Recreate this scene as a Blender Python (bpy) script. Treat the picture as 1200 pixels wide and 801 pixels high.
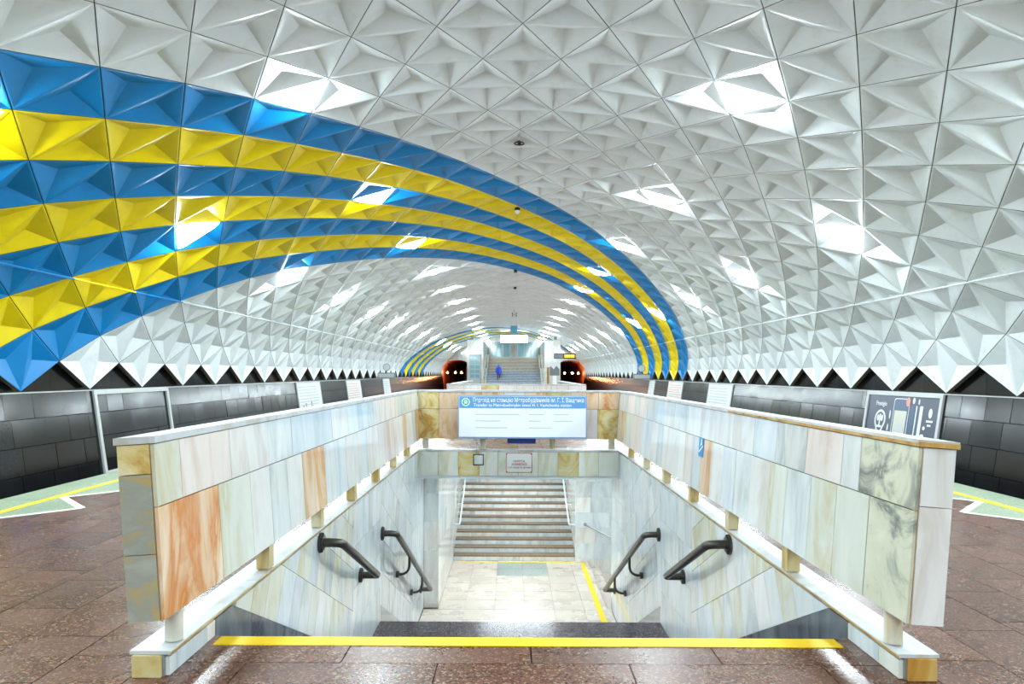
import bpy, bmesh, math, random
from mathutils import Vector, Matrix
from mathutils.geometry import tessellate_polygon

# ------------------------------------------------------------------ camera, world, exposure
SC = bpy.context.scene
for o in list(bpy.data.objects):
    bpy.data.objects.remove(o)
COL = SC.collection
EYE = (-0.130, 0.0, 1.70)
FPX = 800.0                                   # focal length in pixels of the 1200 px wide frame (24 mm)
cam = bpy.data.cameras.new('camera')
cam.sensor_width = 36.0
cam.lens = FPX * 36 / 1200
cam.shift_x = -(600.6 - 600.0) / 1200
cam.shift_y = (437.1 - 400.5) / 1200
cam.clip_start = 0.05
cam.clip_end = 400
co = bpy.data.objects.new('camera', cam)
co.location = EYE
co.rotation_euler = (math.pi / 2, -.0047, 0)
COL.objects.link(co)
SC.camera = co

w = bpy.data.worlds.new('world')
SC.world = w
w.use_nodes = True
w.node_tree.nodes['Background'].inputs[0].default_value = (0.75, 0.85, 1, 1)
w.node_tree.nodes['Background'].inputs[1].default_value = 0.05
SC.view_settings.view_transform = 'Standard'
SC.view_settings.look = 'None'
SC.view_settings.gamma = 1
SC.view_settings.use_curve_mapping = False
SC.view_settings.exposure = 0.6
SC.cycles.max_bounces = 10
SC.cycles.diffuse_bounces = 6
SC.cycles.glossy_bounces = 4
SC.cycles.use_denoising = True
SC.cycles.sample_clamp_indirect = 8.0

LAMP_POWER = 85.0        # radiance of the triangular vault lamps
PASSAGE_POWER = 36.0     # radiance of the underpass ceiling lamps
rng = random.Random(7)

# ------------------------------------------------------------------ helpers
def link(name, data, parent=None, loc=None, rot=None):
    o = bpy.data.objects.new(name, data)
    COL.objects.link(o)
    if parent is not None:
        o.parent = parent
    if loc is not None:
        o.location = loc
    if rot is not None:
        o.rotation_euler = rot
    return o

def tag(o, label=None, cat=None, group=None, kind=None):
    if label: o['label'] = label
    if cat: o['category'] = cat
    if group: o['group'] = group
    if kind: o['kind'] = kind
    return o

def thing(name, label, cat, loc=(0, 0, 0), rot=(0, 0, 0), group=None):
    return tag(link(name, None, None, loc, rot), label, cat, group)

class MB:
    """collects simple shapes into one mesh"""
    def __init__(s):
        s.v, s.f, s.m = [], [], []
    def poly(s, pts, mi=0):
        b = len(s.v); s.v += [tuple(p) for p in pts]
        s.f.append(tuple(range(b, b + len(pts)))); s.m.append(mi)
        return s
    def box(s, x0, x1, y0, y1, z0, z1, mi=0):
        b = len(s.v)
        s.v += [(x, y, z) for z in (z0, z1) for (x, y) in ((x0, y0), (x1, y0), (x1, y1), (x0, y1))]
        for q in ((3, 2, 1, 0), (4, 5, 6, 7), (0, 1, 5, 4), (1, 2, 6, 5), (2, 3, 7, 6), (3, 0, 4, 7)):
            s.f.append(tuple(b + i for i in q)); s.m.append(mi)
        return s
    def prism(s, pts, d, mi=0):
        """closed prism: polygon pts (3D, planar) pushed along vector d"""
        n = len(pts); b = len(s.v); d = Vector(d)
        s.v += [tuple(p) for p in pts] + [tuple(Vector(p) + d) for p in pts]
        s.f.append(tuple(range(b + n - 1, b - 1, -1))); s.m.append(mi)
        s.f.append(tuple(range(b + n, b + 2 * n))); s.m.append(mi)
        for i in range(n):
            j = (i + 1) % n
            s.f.append((b + i, b + j, b + n + j, b + n + i)); s.m.append(mi)
        return s
    def tube(s, path, r, seg=10, mi=0, cap=True):
        pts = [Vector(p) for p in path]; n = len(pts); rings = []
        t0 = (pts[1] - pts[0]).normalized()
        up = Vector((0, 0, 1)) if abs(t0.z) < .9 else Vector((1, 0, 0))
        side = t0.cross(up).normalized()
        for i, p in enumerate(pts):
            if i == 0: t = t0
            elif i == n - 1: t = (pts[i] - pts[i - 1]).normalized()
            else: t = ((pts[i + 1] - p).normalized() + (p - pts[i - 1]).normalized()).normalized()
            side = (side - t * side.dot(t)).normalized()
            bn = t.cross(side)
            rr = r[i] if isinstance(r, (list, tuple)) else r
            b = len(s.v)
            for k in range(seg):
                a = 2 * math.pi * k / seg
                s.v.append(tuple(p + (side * math.cos(a) + bn * math.sin(a)) * rr))
            rings.append(b)
        for a, b in zip(rings, rings[1:]):
            for k in range(seg):
                j = (k + 1) % seg
                s.f.append((a + k, a + j, b + j, b + k)); s.m.append(mi)
        if cap:
            s.f.append(tuple(rings[0] + k for k in range(seg - 1, -1, -1))); s.m.append(mi)
            s.f.append(tuple(rings[-1] + k for k in range(seg))); s.m.append(mi)
        return s
    def cyl(s, p0, p1, r, seg=16, mi=0):
        return s.tube([p0, p1], r, seg, mi)
    def mesh(s, name, mats=()):
        me = bpy.data.meshes.new(name)
        me.from_pydata(s.v, [], s.f)
        for m in mats: me.materials.append(m)
        me.polygons.foreach_set('material_index', s.m)
        bm = bmesh.new(); bm.from_mesh(me)
        bmesh.ops.recalc_face_normals(bm, faces=bm.faces)
        bm.to_mesh(me); bm.free()
        return me
    def build(s, name, mats, parent=None, loc=None, rot=None, smooth=False):
        if not isinstance(mats, (list, tuple)): mats = [mats]
        me = s.mesh(name, mats)
        if smooth:
            me.polygons.foreach_set('use_smooth', [True] * len(me.polygons))
            me.set_sharp_from_angle(angle=math.radians(40))
        return link(name, me, parent, loc, rot)

_box = {}
def tile(name, mat, parent, x0, x1, y0, y1, z0, z1, gap=0.0):
    """a box piece centred on its own origin; alike pieces share mesh data, material per object"""
    dims = (round(x1 - x0, 3), round(y1 - y0, 3), round(z1 - z0, 3))
    if dims not in _box:
        a, b, c = (d / 2 for d in dims)
        me = MB().box(-a, a, -b, b, -c, c).mesh('piece')
        me.materials.append(None)
        _box[dims] = me
    o = link(name, _box[dims], parent, ((x0 + x1) / 2, (y0 + y1) / 2, (z0 + z1) / 2))
    o.material_slots[0].link = 'OBJECT'
    o.material_slots[0].material = mat
    return o

# ------------------------------------------------------------------ materials
def lin(r, g, b):
    f = lambda c: (c / 255 / 12.92) if c / 255 <= .04045 else ((c / 255 + .055) / 1.055) ** 2.4
    return (f(r), f(g), f(b), 1)

def base_mat(name, col, rough=.5, metal=0, emit=None, strength=0):
    m = bpy.data.materials.new(name); m.use_nodes = True
    b = m.node_tree.nodes['Principled BSDF']
    b.inputs['Base Color'].default_value = col
    b.inputs['Roughness'].default_value = rough
    b.inputs['Metallic'].default_value = metal
    if emit:
        b.inputs['Emission Color'].default_value = emit
        b.inputs['Emission Strength'].default_value = strength
    return m

def nodes(m):
    nt = m.node_tree
    return nt, nt.nodes['Principled BSDF'], nt.nodes.new, nt.links.new

def coords(m, scale=(1, 1, 1), kind='Object', rand=30.0):
    """object coordinates moved by the object's (and the island's) random number"""
    nt, b, N, L = nodes(m)
    tc = N('ShaderNodeTexCoord'); oi = N('ShaderNodeObjectInfo'); ge = N('ShaderNodeNewGeometry')
    ad = N('ShaderNodeMath'); ad.operation = 'ADD'
    L(oi.outputs['Random'], ad.inputs[0]); L(ge.outputs['Random Per Island'], ad.inputs[1])
    fr = N('ShaderNodeMath'); fr.operation = 'FRACT'; L(ad.outputs[0], fr.inputs[0])
    mu = N('ShaderNodeMath'); mu.operation = 'MULTIPLY'; mu.inputs[1].default_value = rand
    L(fr.outputs[0], mu.inputs[0])
    va = N('ShaderNodeVectorMath'); va.operation = 'ADD'
    L(tc.outputs[kind], va.inputs[0]); L(mu.outputs[0], va.inputs[1])
    mp = N('ShaderNodeMapping'); mp.inputs['Scale'].default_value = scale
    L(va.outputs[0], mp.inputs['Vector'])
    return mp.outputs[0], fr.outputs[0]

def ramp(m, fac, stops):
    nt, b, N, L = nodes(m)
    r = N('ShaderNodeValToRGB'); e = r.color_ramp.elements
    while len(e) < len(stops): e.new(.5)
    for el, (p, c) in zip(e, stops): el.position = p; el.color = c
    L(fac, r.inputs[0])
    return r.outputs[0]

def noise(m, vec, scale, detail=4, rough=.55, dist=0):
    nt, b, N, L = nodes(m)
    n = N('ShaderNodeTexNoise'); n.inputs['Scale'].default_value = scale
    n.inputs['Detail'].default_value = detail; n.inputs['Roughness'].default_value = rough
    n.inputs['Distortion'].default_value = dist
    L(vec, n.inputs['Vector'])
    return n.outputs['Fac']

def mix(m, fac, a, c, mode='MIX'):
    nt, b, N, L = nodes(m)
    x = N('ShaderNodeMix'); x.data_type = 'RGBA'; x.blend_type = mode
    for sock, val in ((x.inputs[0], fac), (x.inputs[6], a), (x.inputs[7], c)):
        if isinstance(val, (int, float, tuple)): sock.default_value = val
        else: L(val, sock)
    return x.outputs[2]

def bump(m, h, strength, dist=.01):
    nt, b, N, L = nodes(m)
    n = N('ShaderNodeBump'); n.inputs['Strength'].default_value = strength
    n.inputs['Distance'].default_value = dist
    L(h, n.inputs['Height']); L(n.outputs[0], b.inputs['Normal'])

def marble(name, light, mid, vein, streak=(1.5, 1.5, .4), rough=.1, veinpos=.62, dist=1.2, tone=.12):
    m = base_mat(name, mid, rough)
    nt, b, N, L = nodes(m)
    vec, rnd = coords(m, streak)
    a = noise(m, vec, 1.6, 6, .6, dist)
    c = ramp(m, a, [(.3, light), (.5, mid), (veinpos, vein), (veinpos + .07, mid), (.9, light)])
    f = noise(m, vec, 9, 5, .6, .5)
    c = mix(m, .14, c, ramp(m, f, [(.35, (.72, .72, .72, 1)), (.65, (1, 1, 1, 1))]), 'MULTIPLY')
    v = ramp(m, rnd, [(0, (1 - tone, 1 - tone, 1 - tone, 1)), (1, (1, 1, 1, 1))])
    c = mix(m, 1.0, c, v, 'MULTIPLY')
    L(c, b.inputs['Base Color'])
    return m

M = {}
def painted(name, col, rough):
    m = base_mat(name, col, rough)
    nt, b, N, L = nodes(m)
    vec, rnd = coords(m, (1, 1, 1), rand=11)
    a = noise(m, vec, 2.3, 6, .65, .4)
    dirt = ramp(m, a, [(.28, (.80, .78, .74, 1)), (.48, (1, 1, 1, 1))])
    c = mix(m, .6, col, dirt, 'MULTIPLY')
    v = ramp(m, rnd, [(0, (.93, .93, .93, 1)), (1, (1, 1, 1, 1))])
    L(mix(m, 1.0, c, v, 'MULTIPLY'), b.inputs['Base Color'])
    bump(m, noise(m, vec, 60, 3), .06)
    return m
M['white'] = painted('vault_white_paint', (.83, .88, .90, 1), .42)
M['blue'] = painted('vault_blue_paint', lin(0, 136, 208), .38)
M['yellow'] = painted('vault_yellow_paint', lin(255, 226, 0), .38)
M['edge'] = base_mat('panel_edge_concrete', lin(120, 105, 85), .85)
M['shell'] = base_mat('vault_shell_concrete', lin(70, 58, 46), .9)
M['lamp'] = base_mat('lamp_diffuser', (1, 1, 1, 1), .4, emit=(.80, .94, 1, 1), strength=LAMP_POWER)
M['passage_lamp'] = base_mat('passage_lamp_diffuser', (1, 1, 1, 1), .4, emit=(.84, .96, 1, 1), strength=PASSAGE_POWER)

def granite(name, dark, mid, light, scale=55, rough=.2, tone=.25, blotch=.5):
    m = base_mat(name, mid, rough)
    nt, b, N, L = nodes(m)
    vec, rnd = coords(m)
    sp = N('ShaderNodeTexVoronoi'); sp.inputs['Scale'].default_value = scale
    L(vec, sp.inputs['Vector'])
    sep = N('ShaderNodeSeparateColor'); L(sp.outputs['Color'], sep.inputs[0])
    c = ramp(m, sep.outputs[0], [(0, dark), (.4, mid), (.8, mid), (.93, light)])
    big = noise(m, vec, 1.7, 4)
    c = mix(m, blotch, c, ramp(m, big, [(.3, (.6, .58, .56, 1)), (.7, (1, 1, 1, 1))]), 'MULTIPLY')
    v = ramp(m, rnd, [(0, (1 - tone, 1 - tone, 1 - tone, 1)), (1, (1, 1, 1, 1))])
    L(mix(m, 1.0, c, v, 'MULTIPLY'), b.inputs['Base Color'])
    rr = N('ShaderNodeMapRange'); rr.inputs[3].default_value = rough * .75; rr.inputs[4].default_value = rough * 1.5
    L(big, rr.inputs[0]); L(rr.outputs[0], b.inputs['Roughness'])
    return m
M['red_granite'] = granite('red_granite', lin(64, 38, 28), lin(116, 72, 54), lin(156, 130, 108), 85, .24)
M['black_granite'] = granite('black_granite', lin(10, 11, 14), lin(20, 22, 27), lin(42, 46, 56), 60, .14, .75)
M['dark_granite'] = granite('purple_granite', lin(50, 42, 50), lin(92, 78, 88), lin(130, 116, 122), 60, .22)
M['green_stone'] = granite('green_terrazzo', lin(126, 146, 122), lin(156, 172, 142), lin(190, 198, 176), 80, .35, .12)
M['pink_tile'] = granite('pinkish_floor_stone', lin(196, 184, 172), lin(206, 193, 180), lin(214, 204, 194), 60, .25, .05, .12)
M['grey_stone'] = granite('grey_floor_stone', lin(130, 140, 138), lin(165, 174, 170), lin(195, 202, 198), 60, .3, .1)
M['tread'] = granite('beige_tread_stone', lin(108, 86, 64), lin(136, 112, 86), lin(160, 140, 118), 60, .4, .2)

M['mar_white'] = marble('white_marble', lin(246, 246, 244), lin(237, 236, 233), lin(222, 216, 208))
M['mar_grey'] = marble('grey_marble', lin(238, 240, 238), lin(220, 225, 224), lin(192, 199, 200))
M['mar_green'] = marble('greenish_marble', lin(234, 236, 228), lin(222, 225, 213), lin(210, 203, 170))
M['mar_pink'] = marble('pink_marble', lin(240, 235, 232), lin(233, 223, 217), lin(222, 202, 190))
M['mar_orange'] = marble('orange_marble', lin(244, 226, 204), lin(231, 190, 148), lin(212, 128, 50), (1.6, 1.6, .5), dist=2.2)
M['mar_yellow'] = marble('yellow_marble', lin(232, 224, 188), lin(218, 198, 134), lin(190, 142, 56), (1.1, 1.1, 1.1), dist=1.8)
M['mar_slate'] = marble('slate_marble', lin(186, 186, 170), lin(158, 160, 148), lin(196, 166, 92), (.8, .8, 2), rough=.25)
M['mar_vein'] = marble('dark_veined_marble', lin(228, 228, 208), lin(212, 214, 190), lin(120, 124, 122), (1.3, 1.3, 1.3), veinpos=.62, dist=1.2)
M['mar_blue'] = marble('bluish_marble', lin(232, 238, 240), lin(217, 226, 230), lin(198, 210, 217))
M['mar_dark'] = marble('dark_skirting_marble', lin(120, 128, 132), lin(88, 96, 102), lin(60, 66, 74))
M['coping'] = marble('pale_coping_stone', lin(214, 217, 219), lin(202, 206, 208), lin(188, 182, 168), rough=.4)
M['post_stained'] = marble('stained_post_stone', lin(236, 228, 200), lin(222, 202, 148), lin(196, 160, 80), rough=.35)
M['rust'] = marble('rust_stained_stone', lin(222, 190, 120), lin(200, 150, 60), lin(150, 100, 30), rough=.5)
M['kerb_grey'] = marble('kerb_grey_marble', lin(186, 190, 192), lin(164, 169, 172), lin(140, 146, 150))
M['mar_peach'] = marble('peach_marble', lin(242, 220, 196), lin(230, 196, 160), lin(214, 160, 100), dist=1.8)
M['core'] = base_mat('mortar', lin(110, 100, 82), .9)
M['concrete'] = base_mat('concrete', lin(120, 118, 112), .9)
M['dark'] = base_mat('dark_concrete', lin(38, 36, 34), .9)
M['post'] = marble('white_post_stone', lin(240, 238, 228), lin(230, 226, 210), lin(205, 180, 120), rough=.3)
M['yellow_line'] = base_mat('yellow_line_paint', lin(245, 205, 0), .45)
M['white_line'] = base_mat('white_line_paint', lin(232, 236, 226), .5)
M['rail'] = base_mat('dark_steel', lin(92, 88, 82), .36, .75)
M['white_rail'] = base_mat('white_enamel', lin(215, 225, 228), .35)
M['frame'] = base_mat('pale_frame', lin(200, 202, 200), .45)
M['sign_white'] = base_mat('sign_white', lin(228, 236, 242), .4, emit=(.95, .98, 1, 1), strength=.05)
M['sign_blue'] = base_mat('sign_blue', lin(96, 152, 205), .4, emit=lin(96, 152, 205), strength=.05)
M['letter'] = base_mat('white_letters', (.95, .95, .95, 1), .4, emit=(1, 1, 1, 1), strength=.1)
M['sign_edge'] = base_mat('sign_edge', lin(140, 165, 205), .35, .2)
M['grey_print'] = base_mat('grey_print', lin(186, 194, 204), .5)
M['sign_green'] = base_mat('sign_green', lin(40, 165, 130), .4, emit=lin(40, 165, 130), strength=.3)
M['red_print'] = base_mat('red_print', lin(196, 70, 70), .5)
M['dark_print'] = base_mat('dark_print', lin(120, 70, 70), .5)
M['paper'] = base_mat('notice_white', lin(226, 228, 224), .5)
M['poster'] = base_mat('poster_slate', lin(62, 66, 88), .3)
M['poster_white'] = base_mat('poster_white', lin(225, 230, 235), .3)
M['poster_cream'] = base_mat('poster_cream', lin(205, 204, 190), .3)
M['poster_blue'] = base_mat('poster_blue', lin(52, 80, 112), .3)
M['poster_red'] = base_mat('poster_red', lin(214, 140, 130), .3)
M['sticker'] = base_mat('sticker_blue', lin(0, 140, 200), .35)
M['navy'] = base_mat('navy_plastic', lin(40, 60, 140), .4)
M['cable_white'] = base_mat('white_cable', lin(215, 220, 220), .5)
M['metal'] = base_mat('grey_metal', lin(150, 155, 158), .35, .6)
M['glass'] = base_mat('pale_glass', lin(150, 195, 205), .08)
M['glass'].node_tree.nodes['Principled BSDF'].inputs['Transmission Weight'].default_value = .6
M['teal'] = base_mat('teal_panel', lin(60, 140, 170), .4)
M['hall_light'] = base_mat('hall_light', (1, 1, 1, 1), .4, emit=(.9, .97, 1, 1), strength=9)
M['led'] = base_mat('led_orange', lin(255, 160, 20), .4, emit=(1, .42, .02, 1), strength=2.2)
M['tunnel_lamp'] = base_mat('tunnel_lamp_glow', (1, .6, .3, 1), .4, emit=(1, .34, .12, 1), strength=90)
M['tunnel'] = base_mat('tunnel_lining', lin(150, 96, 72), .45)
M['coat'] = base_mat('blue_coat', lin(10, 70, 215), .7)
M['trouser'] = base_mat('dark_trousers', lin(26, 28, 48), .8)
M['skin'] = base_mat('skin', lin(205, 160, 135), .6)
M['pylon'] = marble('pale_pylon_marble', lin(236, 236, 232), lin(222, 222, 216), lin(206, 198, 184))
M['grey_board'] = base_mat('grey_board', lin(98, 104, 108), .4)
M['brown'] = base_mat('brown_post', lin(150, 112, 62), .5)

# ------------------------------------------------------------------ vault lattice (cross-section measured in half hoop steps)
PX = [10, 9.974, 9.767, 9.416, 8.985, 8.514, 8.013, 7.468, 6.897, 6.314, 5.714, 5.104, 4.488, 3.86, 3.231, 2.597, 1.954, 1.302, 0.654, 0]
PZ = [-0.42, 0.211, 0.827, 1.383, 1.889, 2.369, 2.809, 3.191, 3.523, 3.823, 4.107, 4.363, 4.585, 4.77, 4.936, 5.074, 5.176, 5.241, 5.274, 5.291]
P = 2.247
U0 = 13.703
VTX = [Vector((-PX[i], 0, PZ[i] + 1.70)) for i in range(20)] + [Vector((PX[i], 0, PZ[i] + 1.70)) for i in range(18, -1, -1)]
YBACK, YEND = -15.0, 96.0

def outward(i):
    a, b = VTX[max(i - 1, 0)], VTX[min(i + 1, 38)]
    t = (b - a).normalized()
    return Vector((-t.z, 0, t.x))          # points away from the hall

def stripe(i, u):
    k = round((U0 - (u - i * P / 2)) / P)
    for base in (0, -27):
        if 0 <= k - base <= 6:
            return 'blue' if (k - base) % 2 == 0 else 'yellow'
    return 'white'

PIT = .125
def panel_shape(mb, i, u, lamp_half, mi, me_i):
    """one rhombic panel: two sunken three-sided pits that share the ridge; lamp_half ('near'/'far') stays flat"""
    dy = Vector((0, u, 0)); h = Vector((0, P / 2, 0))
    A, B = VTX[i] + dy, VTX[i + 2] + dy
    C, D = VTX[i + 1] - h + dy, VTX[i + 1] + h + dy
    n = outward(i + 1)
    ctr = (A + B + C + D) / 4
    A, B, C, D = [ctr + (q - ctr) * .9885 for q in (A, B, C, D)]
    for apex, half in ((C, 'near'), (D, 'far')):
        tri = [A, B, apex] if half == 'near' else [B, A, apex]
        nn = (tri[1] - tri[0]).cross(tri[2] - tri[0]).normalized()
        if nn.dot(n) < 0: nn = -nn
        g = sum(tri, Vector()) / 3
        if lamp_half == half:
            mb.poly(tri, mi)
            continue
        rim = [g + (q - g) * .955 for q in tri]
        pit = [g + (q - g) * .03 + nn * PIT for q in tri]
        b = len(mb.v)
        mb.v += [tuple(q) for q in tri + rim + pit]
        for a in range(3):
            c = (a + 1) % 3
            mb.f.append((b + a, b + c, b + 3 + c, b + 3 + a)); mb.m.append(mi)
            mb.f.append((b + 3 + a, b + 3 + c, b + 6 + c, b + 6 + a)); mb.m.append(mi)
        mb.f.append((b + 6, b + 7, b + 8)); mb.m.append(mi)
    dep = .15 if i in (0, 36) else .13
    ring = [A, C, B, D]
    for a in range(4):
        q0, q1 = ring[a], ring[(a + 1) % 4]
        mb.poly([q0, q1, q1 + n * dep, q0 + n * dep], me_i)

def orient_in(me):
    """faces look into the hall (towards the axis at mid height)"""
    bm = bmesh.new(); bm.from_mesh(me)
    for f in bm.faces:
        c = f.calc_center_median()
        if f.normal.dot(Vector((-c.x, 0, 1.0 - c.z))) < 0 and f.material_index != 1: f.normal_flip()
    bm.to_mesh(me); bm.free()

# shell behind the panels (structure), parent of the panels
mb = MB()
SH = .24
for i in range(38):
    a0, a1 = VTX[i] + outward(i) * SH, VTX[i + 1] + outward(i + 1) * SH
    b0, b1 = a0 + outward(i) * .3, a1 + outward(i + 1) * .3
    for q in ([a0, a1], [b0, b1]):
        mb.poly([(q[0].x, YBACK, q[0].z), (q[1].x, YBACK, q[1].z), (q[1].x, YEND, q[1].z), (q[0].x, YEND, q[0].z)])
ceiling = mb.build('ceiling', M['shell'])
tag(ceiling, 'white faceted vault of folded rhombic panels with blue and yellow painted bands', kind='structure')

LAMPS = {}                                   # panel (i, n) -> half
for m3 in range(-3, 14):
    for i in (12, 24): LAMPS[(i, -1 + 3 * m3)] = 'far'
    for i in (6, 30): LAMPS[(i, 1 + 3 * m3)] = 'near'

def proj(p):
    d = p.y - EYE[1]
    return 600.6 + FPX * (p.x - EYE[0]) / d, 437.1 - FPX * (p.z - EYE[2]) / d

panels = []
for i in range(37):
    for n in range(-14, 40):
        u = U0 + (n + (.5 if i % 2 else 0)) * P
        if u - P / 2 < YBACK - .8 or u + P / 2 > YEND + .4: continue
        score = 0
        c = VTX[i + 1] + Vector((0, u, 0))
        if u > 2.0:
            x, y = proj(c)
            if -60 < x < 1260 and -60 < y < 470:
                dv = c - Vector(EYE)
                score = abs(dv.normalized().dot(outward(i + 1))) / dv.length_squared
        panels.append((score, i, n, u))
panels.sort(reverse=True)
row_mesh = {}
rest = MB()
MATS3 = ['white', 'blue', 'yellow']
for k, (score, i, n, u) in enumerate(panels):
    colr = stripe(i, u)
    lamp = LAMPS.get((i, n))
    if k < 300 and score > 0:
        key = (i, lamp)
        if key not in row_mesh:
            mb = MB(); panel_shape(mb, i, 0, lamp, 0, 1)
            me = bpy.data.meshes.new('vault_panel'); me.from_pydata(mb.v, [], mb.f)
            me.materials.append(M['white']); me.materials.append(M['edge'])
            me.polygons.foreach_set('material_index', mb.m); orient_in(me)
            row_mesh[key] = me
        o = link('vault_panel', row_mesh[key], ceiling, (0, u, 0))
        o.material_slots[0].link = 'OBJECT'; o.material_slots[0].material = M[colr]
    else:
        panel_shape(rest, i, u, lamp, {'white': 0, 'blue': 2, 'yellow': 3}[colr], 1)
me = bpy.data.meshes.new('distant_panels'); me.from_pydata(rest.v, [], rest.f)
for m_ in ('white', 'edge', 'blue', 'yellow'): me.materials.append(M[m_])
me.polygons.foreach_set('material_index', rest.m); orient_in(me)
tag(link('vault_panel_field', me, ceiling), kind='stuff')

# lamps: shallow three-sided diffusers sitting in flat panel halves
lamp_mesh = {}
def lamp_me(i, half):
    if (i, half) in lamp_mesh: return lamp_mesh[(i, half)]
    h = Vector((0, P / 2, 0)); s = -1 if half == 'near' else 1
    tri = [VTX[i], VTX[i + 2], VTX[i + 1] + h * s]
    n = (tri[1] - tri[0]).cross(tri[2] - tri[0]).normalized()
    if n.dot(outward(i + 1)) > 0: n = -n
    g = sum(tri, Vector()) / 3
    lo = [g + (q - g) * .86 + n * .004 for q in tri]
    hi = [g + (q - g) * .62 + n * .08 for q in tri]
    mb = MB(); mb.v = [tuple(q - g) for q in lo + hi]
    mb.f = [(0, 1, 2), (3, 4, 5)] + [(a, (a + 1) % 3, 3 + (a + 1) % 3, 3 + a) for a in range(3)]
    mb.m = [0] * 5
    lamp_mesh[(i, half)] = (mb.mesh('vault_lamp', [M['lamp']]), g)
    return lamp_mesh[(i, half)]
ORD = ['last', 'second', 'third', 'fourth', 'fifth', 'sixth', 'seventh', 'eighth', 'ninth', 'tenth', 'eleventh', 'twelfth', 'thirteenth', 'fourteenth', 'fifteenth', 'sixteenth', 'seventeenth', 'eighteenth']
order = {}
for (i, n), half in sorted(LAMPS.items(), key=lambda q: (q[0][0], -q[0][1])):
    u = U0 + n * P
    if not (YBACK + 1 < u < YEND - 1.5): continue
    me, g = lamp_me(i, half)
    o = link('vault_lamp', me, None, g + Vector((0, u, 0)))
    k = order[i] = order.get(i, -1) + 1
    tag(o, 'triangular lamp in a %s panel, %s row, %s side, %s from the tunnel portals' % (
        stripe(i, u), 'upper' if i in (12, 24) else 'lower', 'empty-frame' if i < 19 else 'phone-poster', ORD[k] if k else 'first'),
        'lamp', 'triangular lamps of the vault')

# conduits along the vault, painted over where they cross the bands
for i, lb in ((4, 'thin conduit running along the vault, painted blue and yellow in the near band'), (34, 'thin conduit running along the vault above the wall with the phone poster')):
    mb = MB()
    q = VTX[i] - outward(i) * .06
    y = YBACK
    n = -12
    while U0 + n * P < YEND - P:
        y0 = U0 + n * P; y1 = y0 + P
        c = stripe(i - 1, y0 + P / 2)
        mb.tube([(q.x, y0, q.z), (q.x, y1, q.z)], .022, 6, {'white': 0, 'blue': 1, 'yellow': 2}[c], cap=False)
        n += 1
    tag(mb.build('conduit', [M['cable_white'], M['blue'], M['yellow']], smooth=True), lb, 'conduit')

# ------------------------------------------------------------------ side walls
LEAN = .15
ZT = VTX[0].z                                # tip level, 1.27
def wx(z): return 10.0 - LEAN * (ZT - z)
for s, side in ((-1, 'left'), (1, 'right')):
    mb = MB()
    # recessed band behind the spikes, ledge, leaning wall
    mb.prism([(s * 10.27, YBACK, 2.25), (s * 10.27, YBACK, ZT - .04), (s * 10.05, YBACK, ZT - .04), (s * (wx(-1.2) + .03), YBACK, -1.2),
              (s * 10.7, YBACK, -1.2), (s * 10.7, YBACK, 2.25)], (0, YEND - YBACK, 0))
    wall = mb.build('wall_' + side, M['dark'])
    tag(wall, 'black granite track wall on the %s side, mirror-like slabs under the white spikes' % side, kind='structure')
    rows = [ZT, ZT - .55, ZT - 1.1, ZT - 1.65, -1.15]
    restm = MB(); cnt = 0
    alen = math.hypot(1, LEAN)
    for ri in range(4):
        z1, z0 = rows[ri], rows[ri + 1]
        y = YBACK
        while y < YEND:
            wd = .87 * rng.uniform(.8, 1.15)
            y1 = min(y + wd, YEND)
            g = .007
            d = .03 + rng.uniform(0, .004)
            pts = [(s * wx(z0 + g), y + g, z0 + g), (s * wx(z0 + g), y1 - g, z0 + g), (s * wx(z1 - g), y1 - g, z1 - g), (s * wx(z1 - g), y + g, z1 - g)]
            big = 8 < y < 46 and ri < 3
            if big and cnt < 145:
                c = Vector(((pts[0][0] + pts[2][0]) / 2, (y + y1) / 2, (z0 + z1) / 2))
                mb = MB(); mb.prism([Vector(q) - c for q in pts], (s * d, 0, 0))
                mb.build('granite_tile', M['black_granite'], wall, c, (rng.uniform(-.006, .006), rng.uniform(-.01, .01), rng.uniform(-.012, .012))); cnt += 1
            else:
                restm.prism(pts, (s * d, 0, 0))
            y = y1
    # slabs inside the triangular gaps between the spikes
    y = U0 - 13 * P
    while y < YEND - P:
        for a, b in ((y, y + P / 2), (y + P / 2, y + P)):
            g = .004
            pts = [(s * 10.165, a + g, ZT - .03), (s * 10.165, b - g, ZT - .03), (s * 10.165, b - g, 1.96), (s * 10.165, a + g, 1.96)]
            if 8 < a < 40:
                c = Vector((s * 10.165, (a + b) / 2, (ZT + 1.96) / 2))
                mb = MB(); mb.prism([Vector(q) - c for q in pts], (s * .025, 0, 0))
                mb.build('granite_tile', M['black_granite'], wall, c)
            else:
                restm.prism(pts, (s * .025, 0, 0))
        y += P
    tag(restm.build('granite_tile_field', M['black_granite'], wall), kind='stuff')
    mb = MB(); mb.box(s * 9.985, s * 10.24, YBACK, YEND, ZT - .035, ZT - .012)
    tag(mb.build('trim_1' if s < 0 else 'trim_2', M['frame']), 'pale ledge strip under the spikes of the %s vault edge' % side, kind='structure')

# back wall behind the viewer
mb = MB(); mb.box(-11, 11, YBACK - .3, YBACK, -1.3, 7.6)
tag(mb.build('wall_back', M['pylon']), 'plain pale end wall closing the hall', kind='structure')

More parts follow.
